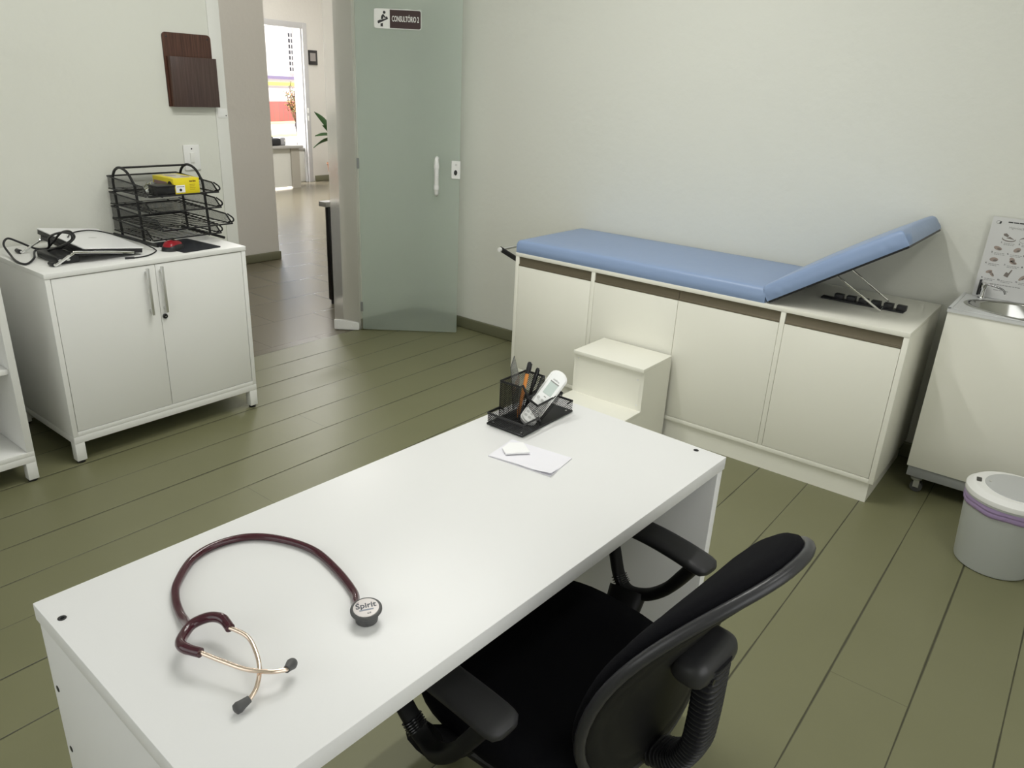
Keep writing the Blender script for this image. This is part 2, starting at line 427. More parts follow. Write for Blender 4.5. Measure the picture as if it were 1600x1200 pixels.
def skirting(name, x0, x1, y0, y1, h, label):
    bm = BM(); vs = bx(bm, x0, x1, y0, y1, 0, h, b=.007, seg=3); return struct(name, bm, OLIVEB, label=label, cat='baseboard')
skirting('baseboard_east', XE-.018, XE, SY, YN, .073, 'olive green baseboard along the wall behind the couch')
skirting('baseboard_north', OX1+.005, XE-.018, YN-.018, YN, .073, 'short olive green baseboard behind the frosted glass door')
skirting('baseboard_hall', 1.2, 3.95, 5.622, 5.64, .072, 'olive green baseboard across the hall beyond the doorway')
skirting('baseboard_far', 7.62, 9.05, 9.83, 9.85, .085, 'dark baseboard beside the street entrance')
# door casing strip with its strike plate
bm = BM(); bx(bm, 2.199, OX0, YN-.005, YN, 0, ZC, b=.002); bx(bm, OX0, OX0+.004, YN, YN+TH, 0, OZ)
tr = struct('trim_1', bm, TRIMW, label='white door casing strip beside the wooden wall pocket', cat='trim')
bm = BM(); bx(bm, 2.207, 2.260, YN-.007, YN-.0045, 1.291, 1.336, b=.001)
sp_ = obj('strike_plate', bm, PLAST, tr)
bm = BM(); lathe(bm, [(.003, 0), (.003, .001)], seg=10); bm.transform(frame((2.252, YN-.007, 1.303), (1, 0, 0), (0, 0, 1))); obj('screw', bm, SCREWB, sp_)

# frosted glass door, swung open against the east wall
A = Vector((3.075, 3.595, 0)); DV = Vector((3.472-3.075, 3.116-3.595, 0)).normalized(); DN = Vector((DV.y, -DV.x, 0))
def dfr(s, z, off=0.0): return frame(A+DV*s+Vector((0, 0, z))+DN*off, DV, (0, 0, 1))
door = thing('door_1', 'frosted green glass door swung open beside the examination couch', 'door', (3.075, 3.595, 0)); door['kind'] = 'structure'
bm = BM(); prism(bm, rrect(.024, .624, .010, 2.09, .006, 3), .008, dfr(0, 0, -.004)); obj('glass_pane', bm, FROST, door, 30)
bm = BM(); prism(bm, rrect(-.154, .017, .010, 2.09, .006, 3), .008, dfr(0, 0, -.004)); obj('side_pane', bm, FROSTS, door, 30, label='narrow clearer pane on the hinge side')
def cover(z0, flip):
    bm = BM(); out = [(-.158, 0), (0, 0), (0, .040), (-.006, .046), (-.05, .055), (-.10, .061), (-.158, .064)]
    if flip: out = [(x, -y) for x, y in out]
    prism(bm, out, .030, dfr(0, z0, -.015)); bmesh.ops.bevel(bm, geom=bm.edges[:], offset=.003, segments=2, affect='EDGES')
    hc = obj('hinge_cover', bm, PLAST, door, label='white plastic pivot hinge cover')
    for s in (-.132, -.05, -.022):
        b2 = BM(); lathe(b2, [(.007, 0), (.007, .001), (.005, .0012)], seg=16); b2.transform(dfr(s, z0+(-.022 if flip else .022), .0152)); obj('screw_plug', b2, PLAST, hc)
cover(.004, False); cover(2.098, True)
for z in (1.04, .16):
    bm = BM(); prism(bm, rrect(.013, .028, z-.030, z+.030, .002, 2), .007, dfr(0, 0, .004)); obj('clip', bm, mat('clip_grey', (.25, .26, .25), .4, .3) if z > 1 else bpy.data.materials['clip_grey'], door)
# pull handle: white tube on two posts
bm = BM(); p0 = A+DV*.489
tube(bm, [p0+DN*.045+Vector((0, 0, z)) for z in (.895, .90, 1.07, 1.078)], [.010, .0135, .0135, .011], 14)
tube(bm, spline([p0+DN*.045+Vector((0, 0, 1.05)), p0+DN*.04+Vector((0, 0, 1.083)), p0+DN*.003+Vector((0, 0, 1.088))], 6), .0125, 12)
tube(bm, spline([p0+DN*.045+Vector((0, 0, .92)), p0+DN*.04+Vector((0, 0, .888)), p0+DN*.003+Vector((0, 0, .883))], 6), .0125, 12)
for z in (1.046, .925): tube(bm, [p0+DN*.045+Vector((0, 0, z-.012)), p0+DN*.045+Vector((0, 0, z+.012))], .0165, 14)
obj('handle', bm, PLAST, door, label='white tubular pull handle')
bm = BM(); prism(bm, rrect(.575, .628, .975, 1.078, .008, 4, (0, 0, 1, 0)), .030, dfr(0, 0, -.015)); bmesh.ops.bevel(bm, geom=bm.edges[:], offset=.002, segments=1, affect='EDGES')
lk = obj('lock', bm, PLAST, door, label='white plastic lock case')
bm = BM(); lathe(bm, [(.010, 0), (.010, .003), (.007, .0035)], seg=18, sy=1.5); bm.transform(dfr(.601, 1.012, .015)); obj('keyhole', bm, SCREWB, lk)
bm = BM(); lathe(bm, [(.007, 0), (.007, .001)], seg=16); bm.transform(dfr(.603, 1.057, .015)); obj('screw_plug', bm, ALU, lk)

# room sign on the glass
sg = thing('door_sign', 'brown and white room sign reading CONSULTÓRIO 2 on the glass door', 'sign', tuple(A+DV*.263+Vector((0, 0, 1.777))))
bm = BM(); prism(bm, rrect(.132, .394, 1.775, 1.875, .012, 5), .003, dfr(0, 0, .0042)); obj('plate', bm, SIGNW, sg)
bm = BM(); prism(bm, rrect(.219, .391, 1.7785, 1.8715, .010, 5, (1, 0, 0, 1)), .0008, dfr(0, 0, .0072)); br_ = obj('brown_field', bm, SIGNB, sg)
bm = BM(); text(bm, 'CONSULTÓRIO 2', .040, dfr(.3055, 1.825, .0081), .0002, .48, .0006, 'CENTER'); obj('lettering', bm, SIGNW, sg)
bm = BM(); f = dfr(.1755, 1.825, .0073)
prism(bm, ellipse(.013, .031, .0078, .0075, 18), .0005, f)
prism(bm, [(-.006, -.004), (-.004, .012), (.004, .022), (.011, .020), (.016, .012), (.024, .006), (.022, .002), (.012, .005), (.010, .010), (.006, -.003)], .0005, f)
prism(bm, [(-.024, -.022), (-.020, -.026), (.034, -.001), (.033, .004), (.012, -.001), (-.002, -.006), (-.014, -.008), (-.024, -.013)], .0005, f)
prism(bm, ellipse(.026, .005, .0055, .0055, 14), .0005, f)
prism(bm, [(-.008, -.026), (.005, -.022), (.005, -.041), (-.008, -.041)], .0005, f)
obj('pictogram', bm, INK, sg)

# ================================================================== WALL THINGS
wp = thing('wall_pocket', 'dark wood grain document pocket screwed to wall beside the doorway', 'document holder', (2.083, YN, 1.343))
bm = BM(); prism(bm, rrect(1.962, 2.204, 1.343, 1.664, .018, 6, (1, 1, 0, 0)), .006, frame((0, YN, 0), (1, 0, 0), (0, 0, 1))); obj('back_board', bm, WOODR, wp)
bm = BM(); bx(bm, 1.972, 2.204, YN-.040, YN-.035, 1.343, 1.562, b=.001); obj('front_panel', bm, WOODD, wp)
for x in (1.972, 2.199):
    bm = BM(); bx(bm, x, x+.005, YN-.035, YN-.006, 1.343, 1.562); obj('side_panel', bm, WOODR, wp)
bm = BM(); bx(bm, 1.971, 2.199, YN-.035, YN-.006, 1.343, 1.348); obj('bottom_panel', bm, WOODR, wp)
for x in (1.982, 2.187):
    bm = BM(); lathe(bm, [(.004, 0), (.004, .001), (.002, .002)], seg=12); bm.transform(frame((x, YN-.006, 1.646), (1, 0, 0), (0, 0, 1))); obj('screw', bm, SCREWB, wp)
ls = thing('light_switch', 'white light switch plate on wall above the mesh paper trays', 'light switch', (2.048, YN, 1.05))
bm = BM(); bx(bm, 2.006, 2.090, YN-.009, YN, 1.049, 1.168, b=.004, seg=3); obj('cover_plate', bm, PLAST, ls)
bm = BM(); bx(bm, 2.036, 2.058, YN-.013, YN-.008, 1.084, 1.132, b=.002); obj('rocker', bm, SIGNW, ls)
for z in (1.065, 1.15):
    bm = BM(); lathe(bm, [(.0035, 0), (.0035, .0012)], seg=10); bm.transform(frame((2.047, YN-.009, z), (1, 0, 0), (0, 0, 1))); obj('screw', bm, SCREWB, ls)

# ================================================================== STORAGE CABINET
KX0, KX1, KY0, KY1 = 1.082, 1.919, 3.004, 3.575
cb = thing('storage_cabinet', 'white two-door storage cabinet on metal legs carrying laptop and paper trays', 'cabinet', ((KX0+KX1)/2, (KY0+KY1)/2, 0))
obj('cabinet_top', mbox(KX0-.002, KX1+.002, KY0-.003, KY1, .7635, .783, b=.0012), CABW, cb)
bm = BM(); bx(bm, KX0, KX0+.019, KY0, KY1, .118, .763, b=.0008); bx(bm, KX1-.019, KX1, KY0, KY1, .118, .763, b=.0008)
bx(bm, KX0+.019, KX1-.019, KY0, KY1, .118, .1365, b=.0006); bx(bm, KX0+.019, KX1-.019, KY1-.006, KY1, .137, .763)
obj('carcass', bm, CABW, cb)
def cdoor(x0, x1, hx, lock):
    d = obj('door', mbox(x0, x1, KY0+.001, KY0+.019, .139, .7600, b=.0008), CABW, cb)
    bm = BM(); bx(bm, hx-.0055, hx+.0055, KY0-.023, KY0-.014, .557, .752, b=.001)
    for z in (.575, .734): bx(bm, hx-.004, hx+.004, KY0-.015, KY0+.002, z-.004, z+.004)
    obj('handle', bm, ALU, d, label='slim aluminium bar handle')
    if lock:
        bm = BM(); lathe(bm, [(.0105, 0), (.0105, .006), (.008, .009)], seg=20); bm.transform(frame((1.515, KY0+.001, .538), (1, 0, 0), (0, 0, 1))); lk = obj('lock', bm, BLKG, d, label='round black cam lock')
        bm = BM(); bx(bm, 1.512, 1.518, KY0-.0085, KY0-.0078, .537, .539); obj('key_slot', bm, ALU, lk)
cdoor(KX0+.0215, 1.4985, 1.458, False); cdoor(1.5005, KX1-.0215, 1.518, True)
bm = BM()
for (x0, x1, y0, y1) in ((KX0, KX1, KY0, KY0+.03), (KX0, KX1, KY1-.03, KY1), (KX0, KX0+.03, KY0+.031, KY1-.031), (KX1-.03, KX1, KY0+.031, KY1-.031)): bx(bm, x0, x1, y0, y1, .0886, .1176, b=.001)
obj('base_frame', bm, CABW, cb)
for x in (KX0, KX1-.038):
    for y in (KY0, KY1-.038):
        lg = obj('leg', mbox(x, x+.038, y, y+.038, .012, .0885, b=.0015), CABW, cb)
        bm = BM(); lathe(bm, [(.015, 0), (.016, .003), (.016, .008), (.009, .010), (.009, .013)], (x+.019, y+.019, 0), 16); obj('foot', bm, BLK, lg)

# open bookcase at the left edge
bc = thing('open_bookcase', 'white open shelf unit on legs standing left of the storage cabinet', 'bookcase', (.5, 3.27, 0))
BX0, BX1, BY0 = .10, .930, 2.982
BH = 1.60
bm = BM(); bx(bm, BX1-.025, BX1, BY0, KY1, .126, BH, b=.001); obj('side_panel', bm, CABW, bc)
bm = BM(); bx(bm, BX0, BX0+.025, BY0, KY1, .126, BH, b=.001); obj('side_panel', bm, CABW, bc)
obj('back_panel', mbox(BX0+.025, BX1-.025, KY1-.008, KY1, .126, BH), CABW, bc)
for z in (.442, .80, 1.16):
    obj('shelf', mbox(BX0+.025, BX1-.0255, BY0+.012, KY1-.008, z, z+.018, b=.001), CABW, bc)
obj('top_panel', mbox(BX0-.002, BX1+.002, BY0-.003, KY1, BH, BH+.02, b=.001), CABW, bc)
obj('bottom_panel', mbox(BX0, BX1, BY0, KY1, .107, .1255, b=.001), CABW, bc)
bm = BM()
for (x0, x1, y0, y1) in ((BX0, BX1, BY0, BY0+.03), (BX0, BX1, KY1-.03, KY1), (BX0, BX0+.03, BY0+.031, KY1-.031), (BX1-.03, BX1, BY0+.031, KY1-.031)): bx(bm, x0, x1, y0, y1, .0811, .1068, b=.001)
obj('base_frame', bm, CABW, bc)
for x in (BX0, BX1-.036):
    for y in (BY0, KY1-.038):
        lg = obj('leg', mbox(x, x+.036, y, y+.038, .010, .081, b=.0015), CABW, bc)
        bm = BM(); lathe(bm, [(.015, 0), (.016, .003), (.016, .008), (.009, .009), (.009, .011)], (x+.018, y+.019, 0), 16); obj('foot', bm, BLK, lg)

# ---------------------------------------------------------------- on the cabinet: paper trays
ZT = .783
RX0, RX1 = 1.622, 1.940
rk = thing('paper_tray_rack', 'black wire mesh four-tier paper tray rack on the cabinet', 'paper trays', (1.78, 3.40, ZT))
for x in (RX0, RX1):
    bm = BM(); tube(bm, [(x-.012 if x == RX0 else x, 3.565, ZT+.0065), (x, 3.20, ZT+.0065)], .0065, 10); obj('foot_bar', bm, BLKM, rk)
    arch = [(x, 3.315, ZT+.008), (x, 3.335, 1.005), (x, 3.352, 1.045), (x, 3.395, 1.082), (x, 3.455, 1.094), (x, 3.505, 1.075), (x, 3.530, 1.035), (x, 3.528, .98), (x, 3.51, ZT+.008)]
    bm = BM(); tube(bm, spline(arch, 6), .0058, 10, up=(1, 0, 0)); obj('side_arch', bm, BLKM, rk)
bm = BM(); tube(bm, [(RX0, 3.455, 1.093), (RX1, 3.455, 1.093)], .0045, 10); obj('top_bar', bm, BLKM, rk)
def tray(zf, y0, y1, hf, hr):
    """tray floor at zf; side walls rise toward the rear; low curled front lip"""
    x0, x1 = RX0-.004, RX1+.004
    bm = BM()
    for k in range(11):
        y = y0+.015+(y1-y0-.02)*k/10; tube(bm, [(x0, y, zf), (x1, y, zf)], .0014, 6)
    for x in (x0+.06, x1-.06): tube(bm, [(x, y0, zf-.0025), (x, y1, zf-.0025)], .002, 6)
    f0 = obj('tray', bm, BLKM, rk)
    b1 = BM(); bx(b1, x0, x1, y1, y1+.0012, zf, zf+hr); obj('rear_mesh', b1, NETR, f0)
    for x in (x0, x1):
        b2 = BM(); A_ = [(y0+.025, zf), (y1, zf), (y1, zf+hr), (y0+.06, zf+hf+.012), (y0+.025, zf+hf)]
        prism(b2, A_, .0012, Matrix(((0, 0, 1, x), (1, 0, 0, 0), (0, 1, 0, 0), (0, 0, 0, 1)))); obj('mesh_wall', b2, NETT, f0)
    b3 = BM()
    rim = [(x0, y0, zf+.003), (x0+.0, y0+.02, zf+hf*.5), (x0, y0+.05, zf+hf+.010), (x0, y1, zf+hr), (x1, y1, zf+hr), (x1, y0+.05, zf+hf+.010), (x1, y0+.02, zf+hf*.5), (x1, y0, zf+.003)]
    tube(b3, rim, .0036, 8, closed=True)
    tube(b3, [(x0, y0+.025, zf+.001), (x0, y1, zf+.001)], .003, 8); tube(b3, [(x1, y0+.025, zf+.001), (x1, y1, zf+.001)], .003, 8)
    obj('rim', b3, BLKM, f0)
    # grip loop at the right side
    b5 = BM(); xs = x1+.002
    tube(b5, spline([(xs, y0+.035, zf+.004), (xs+.004, y0+.004, zf+.012), (xs+.005, y0+.006, zf+.026), (xs+.001, y0+.04, zf+.040)], 5), .0036, 8); obj('grip', b5, BLKM, f0)
    return f0
TR = [(.805, 3.225, .052), (.862, 3.125, .052), (.925, 3.205, .052), (.992, 3.215, .055)]
for zf, y0, hr in TR: tray(zf, y0, 3.572, .03, hr)
# things in the top tray
ZB = .9942
yb_ = thing('cardboard_box', 'small yellow printed cardboard box in the top paper tray', 'box', (1.81, 3.33, ZB))
bm = BM(); bx(bm, 1.748, 1.870, 3.245, 3.42, ZB, ZB+.066, b=.0008); obj('carton', bm, YEL, yb_)
bm = BM(); bx(bm, 1.757, 1.80, 3.2442, 3.2452, ZB+.006, ZB+.038); lab = obj('label_sticker', bm, PAPW, yb_)
bm = BM(); prism(bm, ellipse(1.779, ZB+.017, .0062, .0062, 18), .0005, frame((0, 3.2442, 0), (1, 0, 0), (0, 0, 1)))
for k in range(5): bx(bm, 1.763+k*.007, 1.768+k*.007, 3.2437, 3.2442, ZB+.030, ZB+.032)
obj('printed_mark', bm, INK, lab)
bm = BM(); text(bm, 'bee-line', .0125, frame((1.822, 3.2447, ZB+.053), (1, 0, 0), (0, 0, 1)), .0003, .78, .0003); obj('lettering', bm, mat('brown_print', (.16, .05, .01), .5), yb_)
bm = BM()
for k in range(4): bx(bm, 1.823, 1.846+.004*(k % 2), 3.2443, 3.2449, ZB+.016+.007*k, ZB+.018+.007*k)
obj('printed_lines', bm, mat('ochre_print', (.42, .30, .02), .5), yb_)
bm = BM(); bx(bm, 1.7472, 1.7482, 3.30, 3.41, ZB+.012, ZB+.048); obj('printed_side', bm, MAUVE, yb_)
bm = BM(); prism(bm, ellipse(3.275, ZB+.03, .022, .024, 20), .0005, frame((1.7478, 0, 0), (0, 1, 0), (0, 0, 1))); obj('printed_photo', bm, INK, yb_)
bm = BM(); bx(bm, 1.775, 1.85, 3.27, 3.40, ZB+.066, ZB+.0666); pp_ = obj('printed_top', bm, mat('pale_print', (.62, .60, .52), .5), yb_)
bm = BM(); prism(bm, ellipse(1.835, 3.30, .015, .022, 18, .5), .0004, frame((0, 0, ZB+.0666), (1, 0, 0), (0, 1, 0))); prism(bm, ellipse(1.80, 3.36, .014, .028, 18, .5), .0004, frame((0, 0, ZB+.0666), (1, 0, 0), (0, 1, 0))); obj('printed_figure', bm, mat('print_mauve_grey', (.32, .25, .26), .5), pp_)
bk = thing('black_case', 'flat black plastic case beside the yellow box in the top tray', 'case', (1.70, 3.27, ZB))
bm = BM(); bx(bm, 1.662, 1.744, 3.225, 3.30, ZB, ZB+.036, b=.002); obj('case_body', bm, BLKG, bk)
bm = BM(); bx(bm, 1.660, 1.746, 3.223, 3.303, ZB+.036, ZB+.043, b=.002); obj('case_lid', bm, BLK, bk)
bm = BM()
prism(bm, [(0, 0), (.06, 0), (.055, .03), (.035, .042), (.02, .028)], .05, frame((1.690, 3.42, ZB), (1, 0, 0), (0, 0, 1)))
bmesh.ops.bevel(bm, geom=bm.edges[:], offset=.004, segments=2, affect='EDGES')
tag(obj('plastic_wrap', bm, CLEAR), 'crumpled clear plastic packet behind the black case in the top tray', 'packet')
# mouse mat and mouse
bm = BM(); prism(bm, rrect(-.092, .092, -.128, .128, .012, 5), .003, Matrix.Translation((1.728, 3.165, ZT)) @ Matrix.Rotation(.08, 4, 'Z')); tag(obj('mouse_pad', bm, mat('mat_black', (.012, .014, .02), .7)), 'black cloth mouse pad under the paper tray rack', 'mouse pad')
ms = thing('computer_mouse', 'red and black computer mouse lying on the black mouse pad', 'mouse', (1.648, 3.125, ZT+.003), -.95)
def mouse_shell(sx, sy, sz, z0, ymin=-1, ymax=1, xmax=1):
    bm = BM(); nu, nv = 20, 10; g = []
    for j in range(nv+1):
        ph = PI/2*j/nv; row = []
        for i in range(nu):
            a = 2*PI*i/nu; e = .75
            ca = math.copysign(abs(math.cos(a))**e, math.cos(a)); sa = math.copysign(abs(math.sin(a))**e, math.sin(a))
            r = math.cos(ph)**.6
            zz = sz*math.sin(ph)*(1-.12*sa)
            row.append(bm.verts.new((ca*sx*r*(1-.06*math.cos(2*a)), sa*sy*r, z0+zz)))
        g.append(row)
    for j in range(nv):
        for i in range(nu): bm.faces.new((g[j][i], g[j][(i+1) % nu], g[j+1][(i+1) % nu], g[j+1][i]))
    bm.faces.new(g[0][::-1]); bmesh.ops.remove_doubles(bm, verts=bm.verts, dist=1e-5); return bm
obj('mouse_base', mouse_shell(.037, .058, .030, 0), BLK, ms, 60, world=False)
obj('mouse_cover', mouse_shell(.033, .055, .030, .0060), RED, ms, 60, world=False, label='glossy red top shell')
bm = BM(); tube(bm, [(.0, .030, .0290), (0, .010, .0350), (0, -.006, .0365)], [.004, .0055, .004], 8); obj('scroll_wheel', bm, BLKG, ms, world=False)

# laptop on its folding stand
LO = Vector((1.266, 3.082, .845)); yw, ti, ro = .076, .081, -.126
LU = Vector((math.cos(yw)*math.cos(ro), math.sin(yw)*math.cos(ro), math.sin(ro))).normalized()
LV = Vector((-math.sin(yw)*math.cos(ti), math.cos(yw)*math.cos(ti), math.sin(ti))); LV = (LV-LU*LV.dot(LU)).normalized()
LM = frame(LO, LU, LV)
lp = thing('laptop_computer', 'closed silver laptop computer lying tilted on a folding stand', 'laptop', tuple(LO))
bm = BM(); prism(bm, rrect(0, .25, 0, .36, .010, 4), .005, LM @ Matrix.Translation((0, 0, -.005))); bmesh.ops.bevel(bm, geom=[e for e in bm.edges if abs((LM.inverted() @ e.verts[0].co).z-(LM.inverted() @ e.verts[1].co).z) < 1e-5], offset=.0015, segments=1, affect='EDGES'); obj('lid', bm, LAPW, lp)
bm = BM(); prism(bm, rrect(.002, .248, .002, .358, .010, 4), .016, LM @ Matrix.Translation((0, 0, -.0225))); obj('keyboard_base', bm, BLK, lp)
bm = BM(); prism(bm, ellipse(.135, .18, .018, .006, 20), .0002, LM); obj('lid_badge', bm, ALU, lp)
st = thing('laptop_stand', 'black laptop stand with bent chrome legs under the silver laptop', 'laptop stand', (1.25, 3.25, ZT))
bm = BM(); prism(bm, rrect(.0, .235, .03, .33, .012, 4), .014, LM @ Matrix.Translation((0, 0, -.037))); bx(bm, 1.178, 1.262, 3.118, 3.30, ZT+.003, ZT+.030, b=.004); obj('platform', bm, BLK, st)
bm = BM()
for y in (3.15, 3.18): prism(bm, ellipse(0, 0, .007, .005, 14), .0006, frame((1.19+.03*(y-3.15)/.03, 3.1178, ZT+.017), (1, 0, 0), (0, 0, 1)))
obj('printed_badge', bm, ALU, st)
for y in (3.088, 3.395):
    bm = BM()
    tube(bm, spline([(1.452, y-.02, ZT+.022), (1.36, y-.008, ZT+.034), (1.245, y, ZT+.047), (1.226, y+.001, ZT+.043), (1.170, y+.006, ZT+.010), (1.160, y+.010, ZT+.008), (1.158, y+.030, ZT+.008)], 6), .0052, 10)
    lg = obj('leg', bm, CHROME, st, label='bent chrome leg')
    bm = BM(); tube(bm, [(1.158, y+.010, ZT+.0085), (1.158, y+.045, ZT+.0085)], .0085, 12); obj('foot', bm, BLK, lg)
def cable(name, pts, r, label, m=BLK, cat='cable'):
    bm = BM(); tube(bm, spline(pts, 8), r, 8); return tag(obj(name, bm, m, None, 60), label, cat)
cable('power_cable', [(1.262, 3.235, .822), (1.205, 3.365, .800), (1.150, 3.255, .792), (1.096, 3.190, .7875), (1.088, 3.26, .7885), (1.105, 3.36, .795), (1.112, 3.43, .822), (1.135, 3.445, .842), (1.17, 3.44, .825), (1.206, 3.38, .803), (1.22, 3.29, .818), (1.208, 3.23, .870), (1.206, 3.12, .905), (1.212, 3.045, .912), (1.212, 3.035, .893), (1.206, 3.10, .862), (1.204, 3.22, .826), (1.212, 3.285, .812), (1.226, 3.24, .852), (1.222, 3.15, .898), (1.224, 3.075, .915), (1.228, 3.05, .896), (1.226, 3.12, .858), (1.232, 3.22, .826)], .0042, 'black power cable coiled in loops at the left end of the laptop')
uc = cable('usb_cable', [(1.286, 3.255, .859), (1.332, 3.33, .858), (1.402, 3.385, .853), (1.456, 3.39, .846), (1.494, 3.331, .837), (1.529, 3.26, .826), (1.560, 3.20, .808), (1.585, 3.16, .7875), (1.566, 3.115, .7865), (1.50, 3.06, .7865), (1.44, 3.055, .7865)], .0026, 'thin black cable running around the right end of the laptop')
bm = BM(); tube(bm, [(1.445, 3.055, .7875), (1.412, 3.065, .7875)], .0050, 8); obj('plug', bm, BLK, uc)

# ================================================================== DESK
DL, DW, DH = 1.2262, .5294, .7513
dk = thing('writing_desk', 'white laminate desk with stethoscope and pen organizer on top', 'desk', (.3021, 1.1077, 0), -.04)
L = dict(world=False)
obj('tabletop', mbox(0, DL, -DW, 0, DH-.030, DH, b=.0015), WHITE, dk, **L)
for x0 in (.003, DL-.028):
    sp_ = obj('side_panel', mbox(x0, x0+.025, -DW+.003, -.003, 0, DH-.030, b=.001), WHITE, dk, **L)
    xo = x0-.0008 if x0 < .1 else x0+.0242
    if x0 < .1:
        for z in (.60, .476):
            bm = BM(); lathe(bm, [(.0055, 0), (.0055, .001), (.003, .0014)], seg=14); bm.transform(frame((x0+.0002, -.022, z), (0, -1, 0), (0, 0, 1))); obj('screw', bm, SCREWB, sp_, **L)
obj('modesty_panel', mbox(.028, DL-.028, -.040, -.018, .28, DH-.030), WHITE, dk, **L)
for (x, y) in ((.0165, -.066), (1.2065, -.464)):
    bm = BM(); lathe(bm, [(.0060, 0), (.0060, .0009), (.0040, .0011), (.0028, .0002)], (x, y, DH-.0002), 18); obj('screw', bm, SCREWB, dk, **L)
DZ = DH

# stethoscope
sc = thing('stethoscope', 'burgundy stethoscope lying in a loop on the white desk', 'stethoscope', (.52, .87, DZ))
R_ = .0062
bm = BM()
tb = [(.600, .722, DZ+.020), (.613, .742, DZ+.012), (.632, .772, DZ+R_), (.650, .833, DZ+R_), (.660, .905, DZ+R_), (.644, .971, DZ+R_), (.612, 1.018, DZ+R_), (.564, 1.038, DZ+R_), (.514, 1.030, DZ+R_), (.465, .990, DZ+R_), (.443, .956, DZ+R_), (.430, .921, DZ+R_), (.423, .893, DZ+.010), (.415, .867, DZ+.020)]
tube(bm, spline(tb, 8), R_, 14)
ya = [(.442, .806, DZ+.033), (.445, .830, DZ+.034), (.437, .850, DZ+.031), (.418, .860, DZ+.026), (.400, .852, DZ+.024), (.386, .837, DZ+.026), (.383, .819, DZ+.029), (.391, .795, DZ+.030)]
tube(bm, spline(ya, 6), [.0074 if 4 < i < 38 else .0068 for i in range(len(spline(ya, 6)))], 14)
obj('tubing', bm, BURG, sc, 60)
def ear(pts, tip0, tip1):
    bm = BM(); tube(bm, spline(pts, 8), .0031, 12); e = obj('ear_tube', bm, ROSE, sc, 60, label='satin gold metal ear tube')
    a, b_ = Vector(tip0), Vector(tip1); d = (b_-a)
    bm = BM(); tube(bm, [a, a+d*.25, a+d*.45, a+d*.7, a+d*.92, b_], [.0048, .0056, .0064, .0078, .0066, .0025], 14); obj('ear_tip', bm, RUB, e, 60, label='grey rubber ear tip')
ear([(.442, .808, DZ+.033), (.449, .776, DZ+.031), (.441, .744, DZ+.027), (.428, .718, DZ+.023), (.410, .699, DZ+.017), (.395, .693, DZ+.012)], (.396, .694, DZ+.012), (.374, .695, DZ+.008))
ear([(.391, .797, DZ+.030), (.403, .762, DZ+.027), (.415, .728, DZ+.026), (.432, .702, DZ+.026), (.446, .693, DZ+.024), (.452, .692, DZ+.022)], (.451, .692, DZ+.0225), (.470, .703, DZ+.016))
cp = BM(); cc = Vector((.604, .709, DZ))
lathe(cp, [(.012, .0), (.0165, .001), (.0172, .006), (.0172, .012), (.014, .0155)], seg=36, cap1=True)
cc.z += .0004; cp.transform(Matrix.Translation(cc)); ch = obj('chest_piece', cp, RUB, sc, 50)
tilt = Matrix.Translation(cc+Vector((0, 0, .0155))) @ Matrix.Rotation(-.10, 4, 'Y') @ Matrix.Rotation(.05, 4, 'X')
bm = BM(); lathe(bm, [(.015, 0), (.0215, .0015), (.0235, .004), (.0235, .006), (.0215, .0078), (.019, .0078)], seg=40); bm.transform(tilt); obj('rim', bm, RUB, ch, 50)
bm = BM(); lathe(bm, [(.0193, .0074), (.0188, .0086), (.012, .0090), (.0005, .0090)], seg=40); bm.transform(tilt); dp = obj('diaphragm_face', bm, mat('satin_face', (.50, .47, .455), .42, .25), ch, 50, label='satin metal face with printed name')
lt = tilt @ Matrix.Translation((0, 0, .0091)) @ Matrix.Rotation(-.60, 4, 'Z')
bm = BM(); text(bm, 'Spirit', .0150, lt @ Matrix.Translation((0, .0035, 0)), .0001, .95, .0003, 'CENTER')
text(bm, 'CE', .0042, lt @ Matrix.Translation((.003, -.0125, 0)), .0001, 1.2, 0, 'CENTER')
obj('lettering', bm, mat('slate_print', (.05, .06, .075), .5), dp)
bm = BM(); bx(bm, -.0105, .0105, -.0066, -.0040, 0, .0002); bm.transform(lt); obj('printed_bar', bm, mat('blue_grey_print', (.25, .28, .33), .5), dp)
bm = BM(); tube(bm, [(.606, .7175, DZ+.0195), (.6015, .7245, DZ+.0185)], .0045, 12); obj('stem', bm, CHROME, ch)

# paper pad and folded sachet
pd = thing('paper_pad', 'small pad of white paper lying in front of the pen organizer', 'paper pad', (1.197, .85, DZ), 0)
def quad_prism(bm, q, z0, z1):
    A_ = [bm.verts.new((x, y, z0)) for x, y in q]; B_ = [bm.verts.new((x, y, z1)) for x, y in q]
    bm.faces.new(A_[::-1]); bm.faces.new(B_)
    for k in range(4): bm.faces.new((A_[k], A_[(k+1) % 4], B_[(k+1) % 4], B_[k]))
Q = [(1.139, .921), (1.157, .767), (1.256, .780), (1.238, .933)]
bm = BM(); quad_prism(bm, Q, DZ, DZ+.0022); obj('sheet_stack', bm, PAPER, pd)
bm = BM()   # top sheet with a lifted corner
n_ = 10; g = []
for i in range(n_+1):
    row = []
    for j in range(n_+1):
        u, v = i/n_, j/n_
        p = (Vector((*Q[0], 0))*(1-u)+Vector((*Q[1], 0))*u)*(1-v)+(Vector((*Q[3], 0))*(1-u)+Vector((*Q[2], 0))*u)*v
        lift = .006*max(0, u-.72)/.28*max(0, .4-v)/.4+.0030*max(0, .5-v)*(1-abs(2*u-1))
        p.z = DZ+.0026+lift; row.append(bm.verts.new(p))
    g.append(row)
for i in range(n_):
    for j in range(n_): bm.faces.new((g[i][j], g[i+1][j], g[i+1][j+1], g[i][j+1]))
bmesh.ops.recalc_face_normals(bm, faces=bm.faces); obj('top_sheet', bm, PAPER, pd, 60, label='top sheet with one curled corner')
